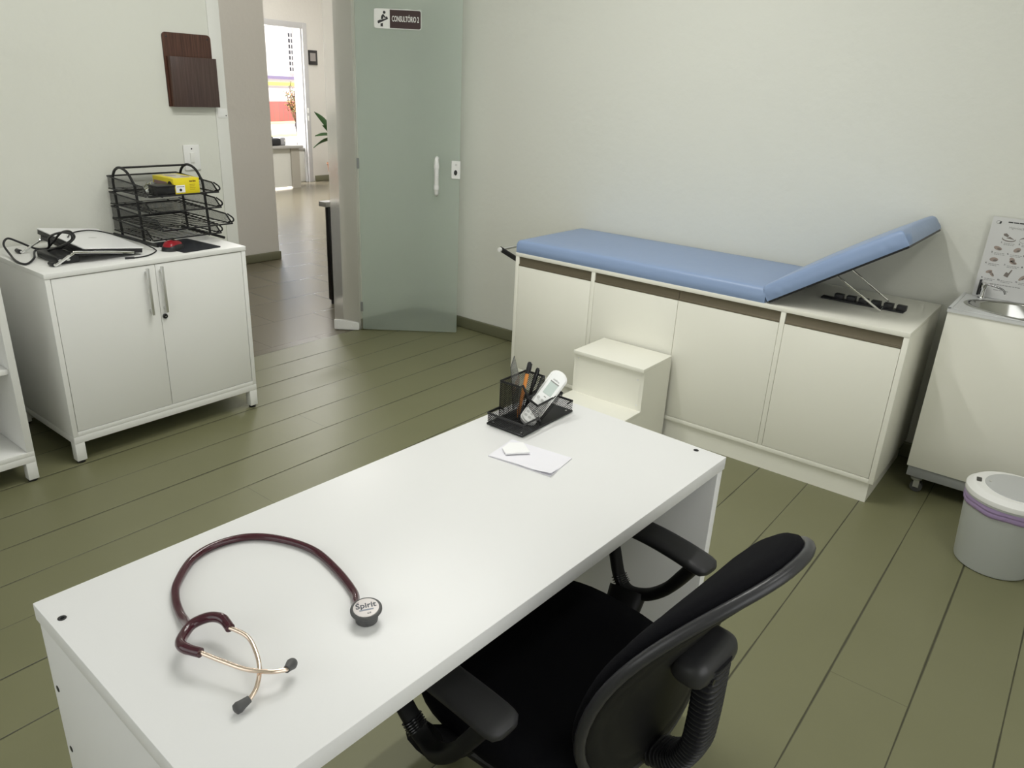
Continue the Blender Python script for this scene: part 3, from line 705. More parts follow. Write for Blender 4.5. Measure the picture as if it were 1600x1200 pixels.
bm = BM()
q = [(1.181, .916), (1.163, .892), (1.205, .857), (1.234, .898), (1.213, .922)]
A_ = [bm.verts.new((x, y, DZ+.0062+h)) for (x, y), h in zip(q, (.001, .002, .003, .002, .001))]; ct = bm.verts.new((1.199, .896, DZ+.0098))
B_ = [bm.verts.new((x, y, DZ+.0052)) for x, y in q]
for k in range(5): bm.faces.new((A_[k], A_[(k+1) % 5], ct)); bm.faces.new((A_[k], B_[k], B_[(k+1) % 5], A_[(k+1) % 5]))
bm.faces.new(B_)
tag(obj('folded_tissue', bm, PAPW, None, 20), 'small crumpled white tissue lying on the paper pad', 'tissue')

# ---------------------------------------------------------------- pen organizer
og = thing('desk_organizer', 'black wire mesh desk organizer holding pens and a cordless phone', 'desk organizer', (1.367, .977, DZ))
GX0, GX1, GY0, GY1 = 1.266, 1.470, .925, 1.030
bm = BM(); bx(bm, GX0-.002, GX1+.002, GY0-.002, GY1+.002, DZ+.001, DZ+.005, b=.0015); bs = obj('base_plate', bm, BLKM, og)
for x in (GX0+.010, GX1-.012):
    for y in (GY0+.010, GY1-.010):
        bm = BM(); lathe(bm, [(.0026, 0), (.0026, .0006)], (x, y, DZ+.005), 10); obj('rivet', bm, ALU, bs)
def panel(bm, pts, t=.0008):
    """thin polygon sheet"""
    P_ = [Vector(p) for p in pts]; nrm = (P_[1]-P_[0]).cross(P_[2]-P_[1]).normalized()*t
    a = [bm.verts.new(p) for p in P_]; b_ = [bm.verts.new(p+nrm) for p in P_]
    bm.faces.new(a[::-1]); bm.faces.new(b_)
    for k in range(len(a)): bm.faces.new((a[k], a[(k+1) % len(a)], b_[(k+1) % len(a)], b_[k]))
zb, zl, zs, zt = DZ+.005, DZ+.030, DZ+.053, DZ+.099
def strip(bm, pts, r=.0030):
    tube(bm, pts, r, 6, sq=(1.0, .55))
# tall bin
PX0, PX1, PY0 = 1.310, 1.408, .972
bm = BM()
panel(bm, [(PX0, PY0, zb), (PX0, GY1, zb), (PX0, GY1, zt), (PX0, PY0, zt)]); panel(bm, [(PX1, PY0, zb), (PX1, GY1, zb), (PX1, GY1, zt), (PX1, PY0, zt)])
panel(bm, [(PX0, GY1, zb), (PX1, GY1, zb), (PX1, GY1, zt), (PX0, GY1, zt)])
panel(bm, [(PX0, PY0, zb), (PX1, PY0, zb), (PX1, PY0, zt), (PX1-.012, PY0, zt), (PX1-.035, PY0, zt-.036), (PX0+.035, PY0, zt-.036), (PX0+.012, PY0, zt), (PX0, PY0, zt)])
bn = obj('pen_bin', bm, NET, og)
bm = BM(); strip(bm, [(PX0+.012, PY0, zt), (PX0, PY0, zt), (PX0, GY1, zt), (PX1, GY1, zt), (PX1, PY0, zt), (PX1-.012, PY0, zt)])
strip(bm, [(PX0+.012, PY0, zt), (PX0+.035, PY0, zt-.036), (PX1-.035, PY0, zt-.036), (PX1-.012, PY0, zt)], .0034)
for x in (PX0, PX1):
    for y in (PY0, GY1): strip(bm, [(x, y, zb), (x, y, zt)], .0014)
obj('rim', bm, BLKM, bn)
# sloping slot in front
SX0, SX1, SY0 = 1.338, 1.440, .938
bm = BM()
panel(bm, [(SX0, SY0, zb), (SX0+.012, SY0, zb), (SX1, SY0, zs-.004), (SX1, SY0, zs), (SX0, SY0, zs)])
panel(bm, [(SX0, SY0, zb), (SX0, PY0, zb), (SX0, PY0, zs+.012), (SX0, SY0, zs)])
panel(bm, [(SX1, SY0, zs-.004), (SX1, PY0, zs-.004), (SX1, PY0, zs+.010), (SX1, SY0, zs)])
sl = obj('card_slot', bm, NET, og)
bm = BM(); strip(bm, [(SX0, PY0, zs+.012), (SX0, SY0, zs), (SX1, SY0, zs+.003), (SX1, PY0, zs+.010)], .0034); obj('rim', bm, BLKM, sl)
# low trays at both ends
for nm, (x0, x1, xi) in dict(a=(GX0, SX0-.012, GX0), b=(SX1-.012, GX1, GX1)).items():
    bm = BM()
    panel(bm, [(xi, GY0, zb), (xi, GY1, zb), (xi, GY1, zl), (xi, GY0, zl)])
    panel(bm, [(x0, GY1, zb), (x1, GY1, zb), (x1, GY1, zl), (x0, GY1, zl)])
    if nm == 'a': panel(bm, [(x0, GY0, zb), (x1+.006, GY0, zb), (x1, GY0, zl), (x0, GY0, zl)])
    t_ = obj('clip_tray', bm, NET, og)
    bm = BM()
    if nm == 'a': strip(bm, [(PX0, GY1-.012, zl), (PX0, GY1, zl), (xi, GY1, zl), (xi, GY0, zl), (x1, GY0, zl), (x1+.008, GY0, zl-.010)])
    else: strip(bm, [(PX1, GY1, zl), (xi, GY1, zl), (xi, GY0, zl), (xi-.022, GY0, zl)])
    obj('rim', bm, BLKM, t_)
# contents
def pen(label, a, b_, caplen, mb, mc, r=.0042):
    a, b_ = Vector(a), Vector(b_); d = (b_-a).normalized(); L_ = (b_-a).length
    t = thing('pen', label, 'pen', tuple(a), 0, None)
    bm = BM(); tube(bm, [a, a+d*.012, a+d*.016, b_-d*caplen], [.001, r*.8, r, r], 10); obj('barrel', bm, mb, t, 50)
    bm = BM(); tube(bm, [b_-d*caplen, b_-d*.004, b_], [r*1.18, r*1.12, r*.7], 10); cp_ = obj('cap', bm, mc, t, 50)
    bm = BM(); o2 = d.cross(Vector((0, 0, 1))).normalized()*(r*1.4); tube(bm, [b_-d*caplen*.9+o2, b_-d*.004+o2, b_-d*.004], .0011, 6); obj('clip', bm, mc, cp_, 50)
    return t
pen('orange pen with black cap standing in the mesh organizer', (1.333, .992, DZ+.007), (1.3962, 1.010, .8815), .030, ORNG, BLK, .0046)
pen('black pen beside the orange one in the mesh organizer', (1.371, 1.000, DZ+.007), (1.4115, .995, .866), .045, BLKG, BLKG, .0044)
bm = BM()
panel(bm, [(1.343, 1.016, DZ+.02), (1.363, 1.016, DZ+.02), (1.363, 1.016, .850), (1.3375, 1.015, .911), (1.3255, 1.015, .884), (1.335, 1.016, .84)], .0018)
tag(obj('clear_ruler', bm, mat('smoky_plastic', (.55, .56, .57), .08, trans=.9, ior=1.35), None, 20), 'pointed clear plastic ruler standing in the tall organizer bin', 'ruler')
# cordless phone leaning in the slot
ph = thing('cordless_phone', 'white cordless phone leaning in the mesh organizer slot', 'phone', (1.345, .955, DZ+.006))
pa, pb = Vector((1.322, .958, DZ+.010)), Vector((1.449, .956, .843))
py = (pb-pa).normalized(); pz = Vector((0, -1, 0)); pz = Vector((-.50, -.60, .62)); pz = (pz-py*pz.dot(py)).normalized(); px = py.cross(pz)
PL = (pb-pa).length
pm = frame(pa, px, py)
def phone_out(w0, w1, y0, y1, n=8):
    out = []
    for k in range(n+1):
        a = PI*k/n; out.append((w1*math.cos(a), y1-w1*.85+w1*.85*math.sin(a)))
    for k in range(n+1):
        a = PI+PI*k/n; out.append((w0*math.cos(a), y0+w0*.6+w0*.6*math.sin(a)))
    return out
bm = BM(); prism(bm, phone_out(.0205, .0235, -.004, PL+.012), .020, pm @ Matrix.Translation((0, 0, -.010))); bmesh.ops.bevel(bm, geom=[e for e in bm.edges if abs((pm.inverted() @ e.verts[0].co).z-(pm.inverted() @ e.verts[1].co).z) < 1e-5], offset=.004, segments=3, affect='EDGES'); obj('handset', bm, mat('phone_white', (.84, .84, .82), .3), ph, 50)
bm = BM(); prism(bm, phone_out(.017, .0185, .062, PL+.006), .0010, pm @ Matrix.Translation((0, 0, .0098))); fc = obj('display_bezel', bm, mat('phone_face', (.86, .87, .86), .25), ph, 50)
bm = BM(); prism(bm, rrect(-.0115, .0115, .086, .122, .001, 2), .0006, pm @ Matrix.Translation((0, 0, .0107))); obj('screen', bm, LCD, fc)
bm = BM(); bx(bm, -.012, .012, .1225, .1255, .0108, .0113); bx(bm, -.003, .003, .0775, .0795, .0108, .0112); bm.transform(pm); obj('screen_edge', bm, INKG, fc)
bm = BM(); text(bm, 'intelbras', .0072, pm @ Matrix.Translation((0, .1315, .0109)), .0001, .72, .0001, 'CENTER'); obj('lettering', bm, INKG, fc)
for k, (x, y) in enumerate([(x, y) for y in (.012, .022, .032, .042) for x in (-.011, 0, .011)]+[(-.012, .069), (0, .067), (.012, .069)]):
    bm = BM(); prism(bm, ellipse(x, y, .0042, .0030, 14), .0010, pm @ Matrix.Translation((0, 0, .0098 if k < 12 else .0106))); obj('key', bm, mat('phone_key', (.58, .58, .56), .4) if k == 0 else bpy.data.materials['phone_key'], ph, 50)

# ================================================================== EXAMINATION COUCH
CX0, CX1, CY0, CY1, CZ = 3.010, 3.596, .455, 2.305, .726
co = thing('examination_couch', 'cream examination couch cabinet with blue padded top and raised backrest', 'examination couch', (3.3, 1.38, 0))
obj('couch_top', mbox(CX0, CX1, CY0, CY1, CZ-.019, CZ, b=.001), CREAM, co)
bm = BM()
for y in (CY0, CY1-.020): bx(bm, CX0+.001, CX1, y, y+.020, .091, CZ-.019, b=.0008)
for y in (1.8285, .9165): bx(bm, CX0+.001, CX1-.01, y, y+.020, .110, CZ-.019, b=.0008)
bx(bm, CX0+.001, CX1, CY0+.02, CY1-.02, .091, .110, b=.0008); bx(bm, CX1-.006, CX1, CY0+.02, CY1-.02, .11, CZ-.019)
obj('carcass', bm, CREAM, co)
obj('plinth', mbox(CX0+.014, CX1-.01, CY0+.016, CY1-.016, 0, .091), CREAM, co)
for (y0, y1) in ((1.8500, 2.2835), (1.3915, 1.8270), (.9380, 1.3895), (.4765, .9150)):
    d = obj('door', mbox(CX0+.0015, CX0+.0195, y0, y1, .1125, .6600, b=.0008), CREAM, co)
    bm = BM(); out = [(0, 0), (.019, 0), (.019, .0445), (.0065, .0445), (.0065, .012), (.0055, .0085), (.0005, .0075), (0, .006)]
    prism(bm, [(x, z) for x, z in out], y1-y0, Matrix(((1, 0, 0, CX0+.001), (0, 0, 1, y0), (0, 1, 0, .6602), (0, 0, 0, 1))))
    obj('handle_profile', bm, BRONZE, d, label='bronze coloured recessed pull profile')
# mattress pads
def pad(name, w_, l_, t_, mtx, wr=0.0, crown=.006):
    """upholstered pad: local x width, y length, z thickness, softly crowned"""
    nx, ny = 14, 40; bm = BM(); r = .020
    def sec(n_, L_):
        out = [0, .003, .010, .020]; m_ = n_-7
        out += [.02+(L_-.04)*(k+1)/(m_+1) for k in range(m_)]
        return out+[L_-.020, L_-.010, L_-.003, L_]
    xs, ys = sec(nx, w_), sec(ny, l_)
    def edge(d, L_):
        e = min(d, L_-d); return math.sqrt(max(0, 1-((r-e)/r)**2)) if e < r else 1.0
    top = [[None]*len(ys) for _ in xs]; bot = [[None]*len(ys) for _ in xs]
    for i, x in enumerate(xs):
        for j, y in enumerate(ys):
            e = min(edge(x, w_), edge(y, l_))
            u, v = x/w_, y/l_
            h = (t_-r)+r*e + crown*math.sin(PI*u)**.5*math.sin(PI*v)**.5
            on = x in (0, w_) or y in (0, l_)
            top[i][j] = bm.verts.new((x, y, h)); bot[i][j] = bm.verts.new((x, y, 0))
    X, Y = len(xs), len(ys)
    for i in range(X-1):
        for j in range(Y-1):
            bm.faces.new((top[i][j], top[i+1][j], top[i+1][j+1], top[i][j+1])); bm.faces.new((bot[i][j], bot[i][j+1], bot[i+1][j+1], bot[i+1][j]))
    def side(seq_t, seq_b, ax, L_, sgn):
        # bulging side with corner puckers
        mids = []
        for a, b_ in zip(seq_t, seq_b):
            s = a.co.y if ax == 'x' else a.co.x
            k = 3
            col = []
            for q_ in range(1, k+1):
                f_ = q_/(k+1); p = a.co.lerp(b_.co, f_)
                bul = .004*math.sin(PI*f_)
                d_ = min(s, L_-s); bul *= min(1.0, d_/.02)
                if .004 < d_ < .14 and wr: bul += wr*math.sin(s*260+f_*2.5)*(1-d_/.14)*math.sin(PI*f_)
                if ax == 'x': p.x += sgn*bul
                else: p.y += sgn*bul
                col.append(bm.verts.new(p))
            mids.append([a]+col+[b_])
        for c0, c1 in zip(mids, mids[1:]):
            for q_ in range(len(c0)-1): bm.faces.new((c0[q_], c1[q_], c1[q_+1], c0[q_+1]))
        return mids
    return bm, top, bot, side, X, Y
def build_pad(name, w_, l_, t_, mtx, parent, wr=.0, crown=.006):
    bm, top, bot, side, X, Y = pad(name, w_, l_, t_, mtx, wr, crown)
    side([top[0][j] for j in range(Y)], [bot[0][j] for j in range(Y)], 'x', l_, -1)
    side([top[X-1][j] for j in range(Y)], [bot[X-1][j] for j in range(Y)], 'x', l_, 1)
    side([top[i][0] for i in range(X)], [bot[i][0] for i in range(X)], 'y', w_, -1)
    side([top[i][Y-1] for i in range(X)], [bot[i][Y-1] for i in range(X)], 'y', w_, 1)
    bmesh.ops.remove_doubles(bm, verts=bm.verts, dist=.0004)
    bm.transform(mtx)
    return obj(name, bm, BLUE, parent, 50)
MW = CX1-CX0-.006
MY1, MY0 = 2.303, 1.012
build_pad('mattress', MW, MY1-MY0, .063, Matrix.Translation((CX0+.001, MY0, CZ)), co)
HB = Vector((CX0+.001, 1.000, CZ+.010)); th_ = math.radians(32.8)
bd = Vector((0, -math.cos(th_), math.sin(th_)))
fm = frame(HB, (-1, 0, 0), bd)
fm = Matrix.Translation((MW, 0, 0)) @ fm
bm = BM(); bx(bm, .004, MW-.004, .004, .556, -.008, 0); bm.transform(fm); bb = obj('backrest_board', bm, BLKM, co)
build_pad('backrest', MW, .560, .064, fm, co, wr=.0065, crown=.013)
# prop rod and notch rack
bm = BM()
rp_ = [(3.20, .805, .853), (3.236, .626, .737), (3.244, .619, .7325), (3.428, .630, .7325), (3.436, .637, .737), (3.40, .805, .853)]
tube(bm, rp_, .0042, 10); obj('support_rod', bm, CHROME, co, label='chrome U-shaped backrest prop')
bm = BM(); bx(bm, 3.296, 3.336, .545, .872, CZ, CZ+.007, b=.001)
for k in range(6):
    y = .820-k*.049; bx(bm, 3.300, 3.332, y-.036, y, CZ+.006, CZ+.028, b=.002)
obj('notch_rack', bm, BLK, co, label='black plastic notched rack')
# paper roll holder at the foot end
rh = BM()
for x in (3.05, 3.55): tube(rh, [(x, 2.303, .672), (x, 2.440, .716)], .014, 8, sq=(1, .35), up=(0, 0, 1))
rb = obj('roll_arm', rh, BLKM, co)
bm = BM(); tube(bm, [(3.04, 2.434, .714), (3.56, 2.434, .714)], .0070, 10); obj('roll_rod', bm, STEEL, rb)
bm = BM(); tube(bm, [(3.034, 2.434, .714), (3.0455, 2.434, .714)], .0115, 16); obj('end_cap', bm, PLAST, rb)

# step stool
ss = thing('step_stool', 'cream two-step wooden stool in front of the couch', 'step stool', (2.80, 1.555, 0))
TX0, TX1, TY0, TY1 = 2.745, 2.992, 1.376, 1.736
obj('top_tread', mbox(TX0-.012, TX1, TY0, TY1, .393, .410, b=.001), CREAM, ss)
obj('upper_riser', mbox(TX0, TX0+.015, TY0+.015, TY1-.015, .211, .393), CREAM, ss)
obj('lower_tread', mbox(TX0-.205, TX0+.012, TY0, TY1, .194, .211, b=.001), CREAM, ss)
obj('lower_riser', mbox(TX0-.195, TX0-.18, TY0+.015, TY1-.015, .01, .194), CREAM, ss)
for y in (TY0+.0005, TY1-.0155):
    bm = BM(); prism(bm, [(TX0-.195, 0), (TX1, 0), (TX1, .393), (TX0, .393), (TX0, .194), (TX0-.195, .194)], .015, Matrix(((1, 0, 0, 0), (0, 0, -1, y+.015), (0, 1, 0, 0), (0, 0, 0, 1)))); obj('side_panel', bm, CREAM, ss)
for (y, z) in ((TY1-.022, .375), (TY0+.03, .352), (TY0+.024, .235)):
    bm = BM(); lathe(bm, [(.004, 0), (.004, .001)], seg=10); bm.transform(frame((TX0-.0003, y, z), (0, -1, 0), (0, 0, 1))); obj('screw_cap', bm, PLAST, ss)

# ================================================================== PORTABLE SINK
sk = thing('portable_sink', 'white wheeled hand wash sink with printed instruction panel', 'sink', (3.43, .10, 0))
KX, KYa, KYb = 3.250, .386, -.262
bm = BM(); bx(bm, KX, KX+.018, KYb, KYa, .117, .778, b=.001); bx(bm, KX+.018, 3.592, KYa-.018, KYa, .117, .778, b=.001); bx(bm, KX+.018, 3.592, KYb, KYb+.018, .117, .778); bx(bm, KX+.018, 3.592, KYb+.018, KYa-.018, .117, .135); bx(bm, 3.58, 3.592, KYb+.018, KYa-.018, .135, .775)
obj('cabinet_body', bm, CREAM, sk)
bm = BM(); bx(bm, KX+.006, 3.588, KYb+.006, KYa-.006, .072, .117, b=.001); obj('chassis', bm, mat('chassis_grey', (.34, .35, .35), .4), sk)
bcx, bcy, brx, bry = 3.425, .060, .150, .285
def topplate():
    bm = BM(); o0, o1 = [], []
    ac = math.atan2((KYa-KYb+.006)/2, (3.594-KX+.006)/2)
    angs = sorted([2*PI*k/60 for k in range(60)]+[ac, PI-ac, PI+ac, 2*PI-ac]); n_ = len(angs)
    for a in angs:
        ca, sa = math.cos(a), math.sin(a)
        hx, hy = (3.594-KX+.006)/2, (KYa-KYb+.006)/2; cx_, cy_ = (3.594+KX-.006)/2, (KYa+KYb)/2
        s_ = 1/max(abs(ca)/hx, abs(sa)/hy); o0.append((cx_+ca*s_, cy_+sa*s_)); o1.append((bcx+ca*brx, bcy+sa*bry))
    za, zb_ = .7785, .791
    A0 = [bm.verts.new((x, y, zb_)) for x, y in o0]; A1 = [bm.verts.new((x, y, zb_)) for x, y in o1]
    B0 = [bm.verts.new((x, y, za)) for x, y in o0]; B1 = [bm.verts.new((x, y, za)) for x, y in o1]
    for k in range(n_):
        j = (k+1) % n_
        bm.faces.new((A0[k], A0[j], A1[j], A1[k])); bm.faces.new((B0[k], B1[k], B1[j], B0[j])); bm.faces.new((A0[k], B0[k], B0[j], A0[j])); bm.faces.new((A1[k], A1[j], B1[j], B1[k]))
    return bm
tp = obj('countertop', topplate(), SINKW, sk)
bm = BM()
for (x0, x1, y0, y1) in ((KX-.005, KX+.008, KYb, KYa+.003), (KX-.005, 3.594, KYa-.010, KYa+.003)): bx(bm, x0, x1, y0, y1, .791, .7945, b=.0015)
obj('drip_edge', bm, SINKW, tp)
bm = BM(); lathe(bm, [(1.06, .0005), (1.04, .004), (1.0, .003), (.97, -.006), (.93, -.05), (.80, -.10), (.45, -.118), (.10, -.12)], (bcx, bcy, .791), 56, sx=brx, sy=bry, cap0=False)
obj('basin', bm, mat('basin_steel', (.46, .46, .44), .10, 1.0), sk, 60, label='oval stainless steel basin')
bm = BM(); lathe(bm, [(.022, 0), (.022, .002), (.008, .003)], (bcx, bcy, .6715), 20); obj('drain', bm, CHROME, sk)
fx_, fy_ = 3.545, .318
bm = BM(); lathe(bm, [(.017, 0), (.017, .004), (.011, .006), (.011, .040), (.013, .042), (.013, .062), (.006, .066)], (fx_, fy_, .791), 18)
fc = obj('faucet', bm, CHROME, sk, 50, label='small chrome faucet')
bm = BM(); tube(bm, spline([(fx_, fy_, .850), (fx_-.01, fy_-.035, .849), (fx_-.018, fy_-.068, .842), (fx_-.02, fy_-.080, .826)], 6), .0038, 10); obj('spout', bm, mat('dark_chrome', (.30, .30, .30), .15, 1.0), fc, 60)
bm = BM(); bx(bm, fx_-.010, fx_+.014, fy_+.012, fy_+.020, .804, .866, b=.002); obj('sensor', bm, BLKG, fc)
# printed splash panel
U0, V0 = .355, 0.0
def pf(u, v, off=0.0): return frame((3.578-off, U0-u, v), (0, -1, 0), (0, 0, 1))
bm = BM(); prism(bm, rrect(0, .60, .792, 1.114, .004, 3), .004, pf(0, 0, -.004)); sp = obj('splash_panel', bm, PANEL, sk, label='printed hand washing instruction panel')
bm = BM(); b2 = BM(); b3 = BM(); b4 = BM(); f = pf(0, 0, .0001)
for k, (u, v) in enumerate([(.051, 1.018), (.112, 1.019), (.028, .976), (.083, .976), (.138, .976), (.018, .931), (.083, .932), (.143, .932), (.018, .870), (.076, .870), (.138, .872)]):
    text(bm, '%d.' % (k+1), .0085, pf(u, v, .0001), .0001, 1, .0003, 'CENTER')
    for r in range(2):
        x = u+.008
        while x < u+.044-.006*r:
            wd = random.uniform(.004, .010); bx(b2, x, x+wd, v-.003-.0055*r, v-.0008-.0055*r, 0, .0002); x += wd+.0016
for x0, wd, v in ((.055, .016, 1.098), (.073, .018, 1.098), (.093, .05, 1.098), (.146, .04, 1.098)): bx(bm, x0, x0+wd, v-.0022, v+.0022, 0, .0002)
x = .05
while x < .155:
    wd = random.uniform(.006, .014); bx(b2, x, x+wd, .8485, .8515, 0, .0002); x += wd+.002
for x0, x1 in ((.068, .085), (.087, .098), (.112, .120)): bx(b2, x0, x1, .8265, .829, 0, .0002)
b2.transform(f)
tmp = BM()
for x0, wd in ((.055, .016), (.073, .018), (.093, .05), (.146, .04)): bx(tmp, x0, x0+wd, 1.0958, 1.1002, .0001, .0003)
tmp.transform(f); me_ = bpy.data.meshes.new('tmp'); tmp.to_mesh(me_); tmp.free(); bm.from_mesh(me_); bpy.data.meshes.remove(me_)
text(b2, 'Higienização', .0125, pf(.062, 1.078, .0001), .0001, .9)
prism(b2, ellipse(.022, 1.094, .0075, .0070, 18), .0002, f)
obj('lettering', bm, INK, sp); obj('printed_text', b2, INKG, sp)
b5 = BM(); prism(b5, ellipse(.022, 1.094, .0058, .0052, 18), .0004, f); obj('logo_disc', b5, PANEL, sp)
b5 = BM(); prism(b5, [(.024, 1.089), (.031, 1.088), (.033, 1.097), (.028, 1.099)], .0005, f); obj('logo_mark', b5, INK, sp)
# illustrations: sink drawing and washed hands
prism(b3, ellipse(.072, 1.033, .024, .010, 26, -.05), .0002, f); b6 = BM(); prism(b6, ellipse(.072, 1.0355, .022, .0085, 26, -.05), .0004, f); prism(b6, ellipse(.128, 1.033, .020, .009, 26), .0004, f)
prism(b3, [(.050, 1.052), (.060, 1.055), (.070, 1.046), (.066, 1.040), (.052, 1.045)], .0006, f); prism(b3, [(.062, 1.036), (.092, 1.033), (.074, 1.043)], .0006, f)
prism(b3, ellipse(.128, 1.036, .021, .012, 20, .2), .0003, f)
for (cx_, cy_, a_, b_, ro_) in ((.044, .993, .015, .0075, -.25), (.110, .995, .013, .0085, .5), (.041, .947, .015, .0085, .08), (.103, .955, .011, .008, -.7), (.108, .945, .014, .006, -.25), (.036, .897, .012, .006, .4), (.047, .889, .013, .0055, -.8), (.152, .890, .014, .006, .9), (.165, .950, .014, .008, 0), (.165, .995, .014, .008, .2)):
    b7 = BM(); prism(b7, ellipse(cx_, cy_, a_, b_, 18, ro_), .0003, f); hd = obj('hand_drawing', b7, SKIN, sp)
    b7 = BM(); prism(b7, ellipse(cx_+a_*.35, cy_-b_*.35, a_*.5, b_*.5, 14, ro_), .0005, f); obj('shading', b7, SKIND, hd)
b7 = BM(); prism(b7, [(.088, .889), (.104, .884), (.107, .895), (.114, .916), (.110, .917), (.103, .901), (.096, .905), (.093, .902)], .0004, f); obj('hand_drawing', b7, SKIND, sp)
b4.free(); obj('sink_drawing', b3, SKIND, sp); obj('drawing_highlight', b6, PANEL, sp)
for (x, y) in ((3.285, .342), (3.285, -.215), (3.555, .342), (3.555, -.215)):
    bm = BM(); bx(bm, x-.018, x+.018, y-.018, y+.018, .066, .072, b=.001); lathe(bm, [(.020, .052), (.022, .055), (.022, .062), (.010, .066)], (x, y, 0), 16)
    bx(bm, x-.017, x-.014, y-.016, y+.006, .022, .054); bx(bm, x+.014, x+.017, y-.016, y+.006, .022, .054)
    cs = obj('caster', bm, ALU, sk)
    bm = BM(); tube(bm, [(x-.012, y-.006, .024), (x+.012, y-.006, .024)], .024, 20); obj('wheel', bm, RUB, cs)

# ================================================================== WASTE BIN
wb = thing('waste_bin', 'grey round sensor waste bin with lilac liner by the sink', 'waste bin', (2.892, .006, 0))
BC = (2.892, .006, 0)
bm = BM(); lathe(bm, [(.112, 0), (.118, .004), (.1195, .012), (.137, .262), (.137, .268)], BC, 56); obj('bin_body', bm, GREYP, wb, 40)
bm = BM()
n_ = 72; rings = []
for (z, r) in ((.226, .1358), (.228, .1385), (.233, .1405), (.2425, .1395), (.245, .1385), (.248, .1405), (.251, .1412), (.254, .1395), (.257, .1400), (.260, .1385), (.263, .137)):
    rings.append([bm.verts.new((BC[0]+(r+.0016*math.sin(k*2.3+z*420)*(.4+.6*math.sin(k*.31)**2))*math.cos(2*PI*k/n_), BC[1]+(r+.0016*math.sin(k*2.3+z*420)*(.4+.6*math.sin(k*.31)**2))*math.sin(2*PI*k/n_), z+.0022*math.sin(k*.7+1)*(1 if z < .25 else .3))) for k in range(n_)])
for A_, B_ in zip(rings, rings[1:]):
    for k in range(n_): bm.faces.new((A_[k], A_[(k+1) % n_], B_[(k+1) % n_], B_[k]))
obj('bin_liner', bm, LILAC, wb, 60, label='lilac plastic liner folded over the rim')
bm = BM(); lathe(bm, [(.1405, .269), (.1425, .2695), (.1428, .284), (.1420, .2860), (.1260, .2985), (.1240, .2995), (.1180, .3003), (.002, .3005)], BC, 64); ld = obj('lid_ring', bm, PLAST, wb, 25, label='white lid ring')
bm = BM(); lathe(bm, [(.138, .2605), (.1405, .2615), (.1412, .2695), (.1380, .2695)], BC, 64); obj('lid_skirt', bm, BLID, wb, 30)
bm = BM(); lathe(bm, [(.1055, .3000), (.1045, .3030), (.05, .3040), (.001, .3042)], (BC[0]+.003, BC[1]-.0165, 0), 64); obj('lid_flap', bm, BLID, wb, 50, label='grey hinged flap')
an = math.radians(97); sx_, sy_ = BC[0]+.106*math.cos(an), BC[1]+.106*math.sin(an)
bm = BM(); prism(bm, rrect(-.017, .017, -.0075, .0085, .004, 4), .0022, frame((sx_, sy_, .2998), (math.sin(an), -math.cos(an), 0), (math.cos(an), math.sin(an), 0))); sn = obj('sensor_window', bm, BLKG, ld)
bm = BM(); f2 = frame((BC[0]+.072*math.cos(an), BC[1]+.072*math.sin(an), .3036), (math.sin(an), -math.cos(an), 0), (-math.cos(an)*-1, -math.sin(an)*-1, 0))
prism(bm, ellipse(.004, 0, .009, .004, 16), .0004, f2); obj('flap_emblem', bm, ALU, wb)
bm = BM(); tube(bm, spline([(2.845, -.185, .075), (2.840, -.152, .064), (2.832, -.138, .044), (2.832, -.132, .024), (2.838, -.142, .010), (2.85, -.165, .003), (2.88, -.20, .003)], 6), .0022, 8)
tag(obj('white_cord', bm, PLAST, None, 60), 'thin white cord looping beside the waste bin at the picture edge', 'cord')

# ================================================================== OFFICE CHAIR
oc = thing('office_chair', 'black fabric office chair with armrests pushed under the desk', 'office chair', (1.007, .619, 0), -.095)
W = dict(world=False)
bm = BM(); lathe(bm, [(.03, .055), (.034, .06), (.034, .10), (.026, .11), (.026, .24), (.020, .245), (.020, .40)], seg=20); obj('gas_column', bm, BLK, oc, **W)
for k in range(5):
    a = 2*PI*k/5+.4; d = Vector((math.cos(a), math.sin(a), 0))
    bm = BM(); tube(bm, [d*.02+Vector((0, 0, .085)), d*.15+Vector((0, 0, .080)), d*.285+Vector((0, 0, .062))], [.024, .021, .014], 10); lg = obj('leg', bm, BLK, oc, **W)
    c_ = d*.285; t_ = Vector((-d.y, d.x, 0))
    bm = BM()
    for s_ in (-1, 1): tube(bm, [c_+t_*(s_*.006)+Vector((0, 0, .0265)), c_+t_*(s_*.024)+Vector((0, 0, .0265))], .0265, 18)
    tube(bm, [c_+Vector((0, 0, .03)), c_+Vector((0, 0, .066))], .006, 8); obj('caster', bm, BLK, lg, **W)
def squircle_pad(w_, d_, z0, prof, cy=0, e=.72, nseg=48):
    bm = BM(); rings = []
    for (s_, z) in prof:
        rings.append([bm.verts.new((math.copysign(abs(math.cos(2*PI*k/nseg))**e, math.cos(2*PI*k/nseg))*w_/2*s_, cy+math.copysign(abs(math.sin(2*PI*k/nseg))**e, math.sin(2*PI*k/nseg))*d_/2*s_, z0+z)) for k in range(nseg)])
    for A_, B_ in zip(rings, rings[1:]):
        for k in range(nseg): bm.faces.new((A_[k], A_[(k+1) % nseg], B_[(k+1) % nseg], B_[k]))
    bm.faces.new(rings[0][::-1]); bm.faces.new(rings[-1]); return bm
obj('seat', squircle_pad(.495, .475, .405, [(.93, 0), (.985, .012), (1.0, .030), (.985, .050), (.93, .064), (.75, .074), (.4, .076), (.05, .074)], .01), FAB, oc, 60, **W)
obj('seat_shell', squircle_pad(.46, .44, .375, [(.45, 0), (.80, .008), (.96, .022), (.97, .032)], .01), BLK, oc, 60, **W)
obj('mechanism', mbox(-.07, .07, -.12, .10, .365, .40, b=.008), BLK, oc, **W)
BW, BHt, BZ, BYb = .430, .505, .645, -.240
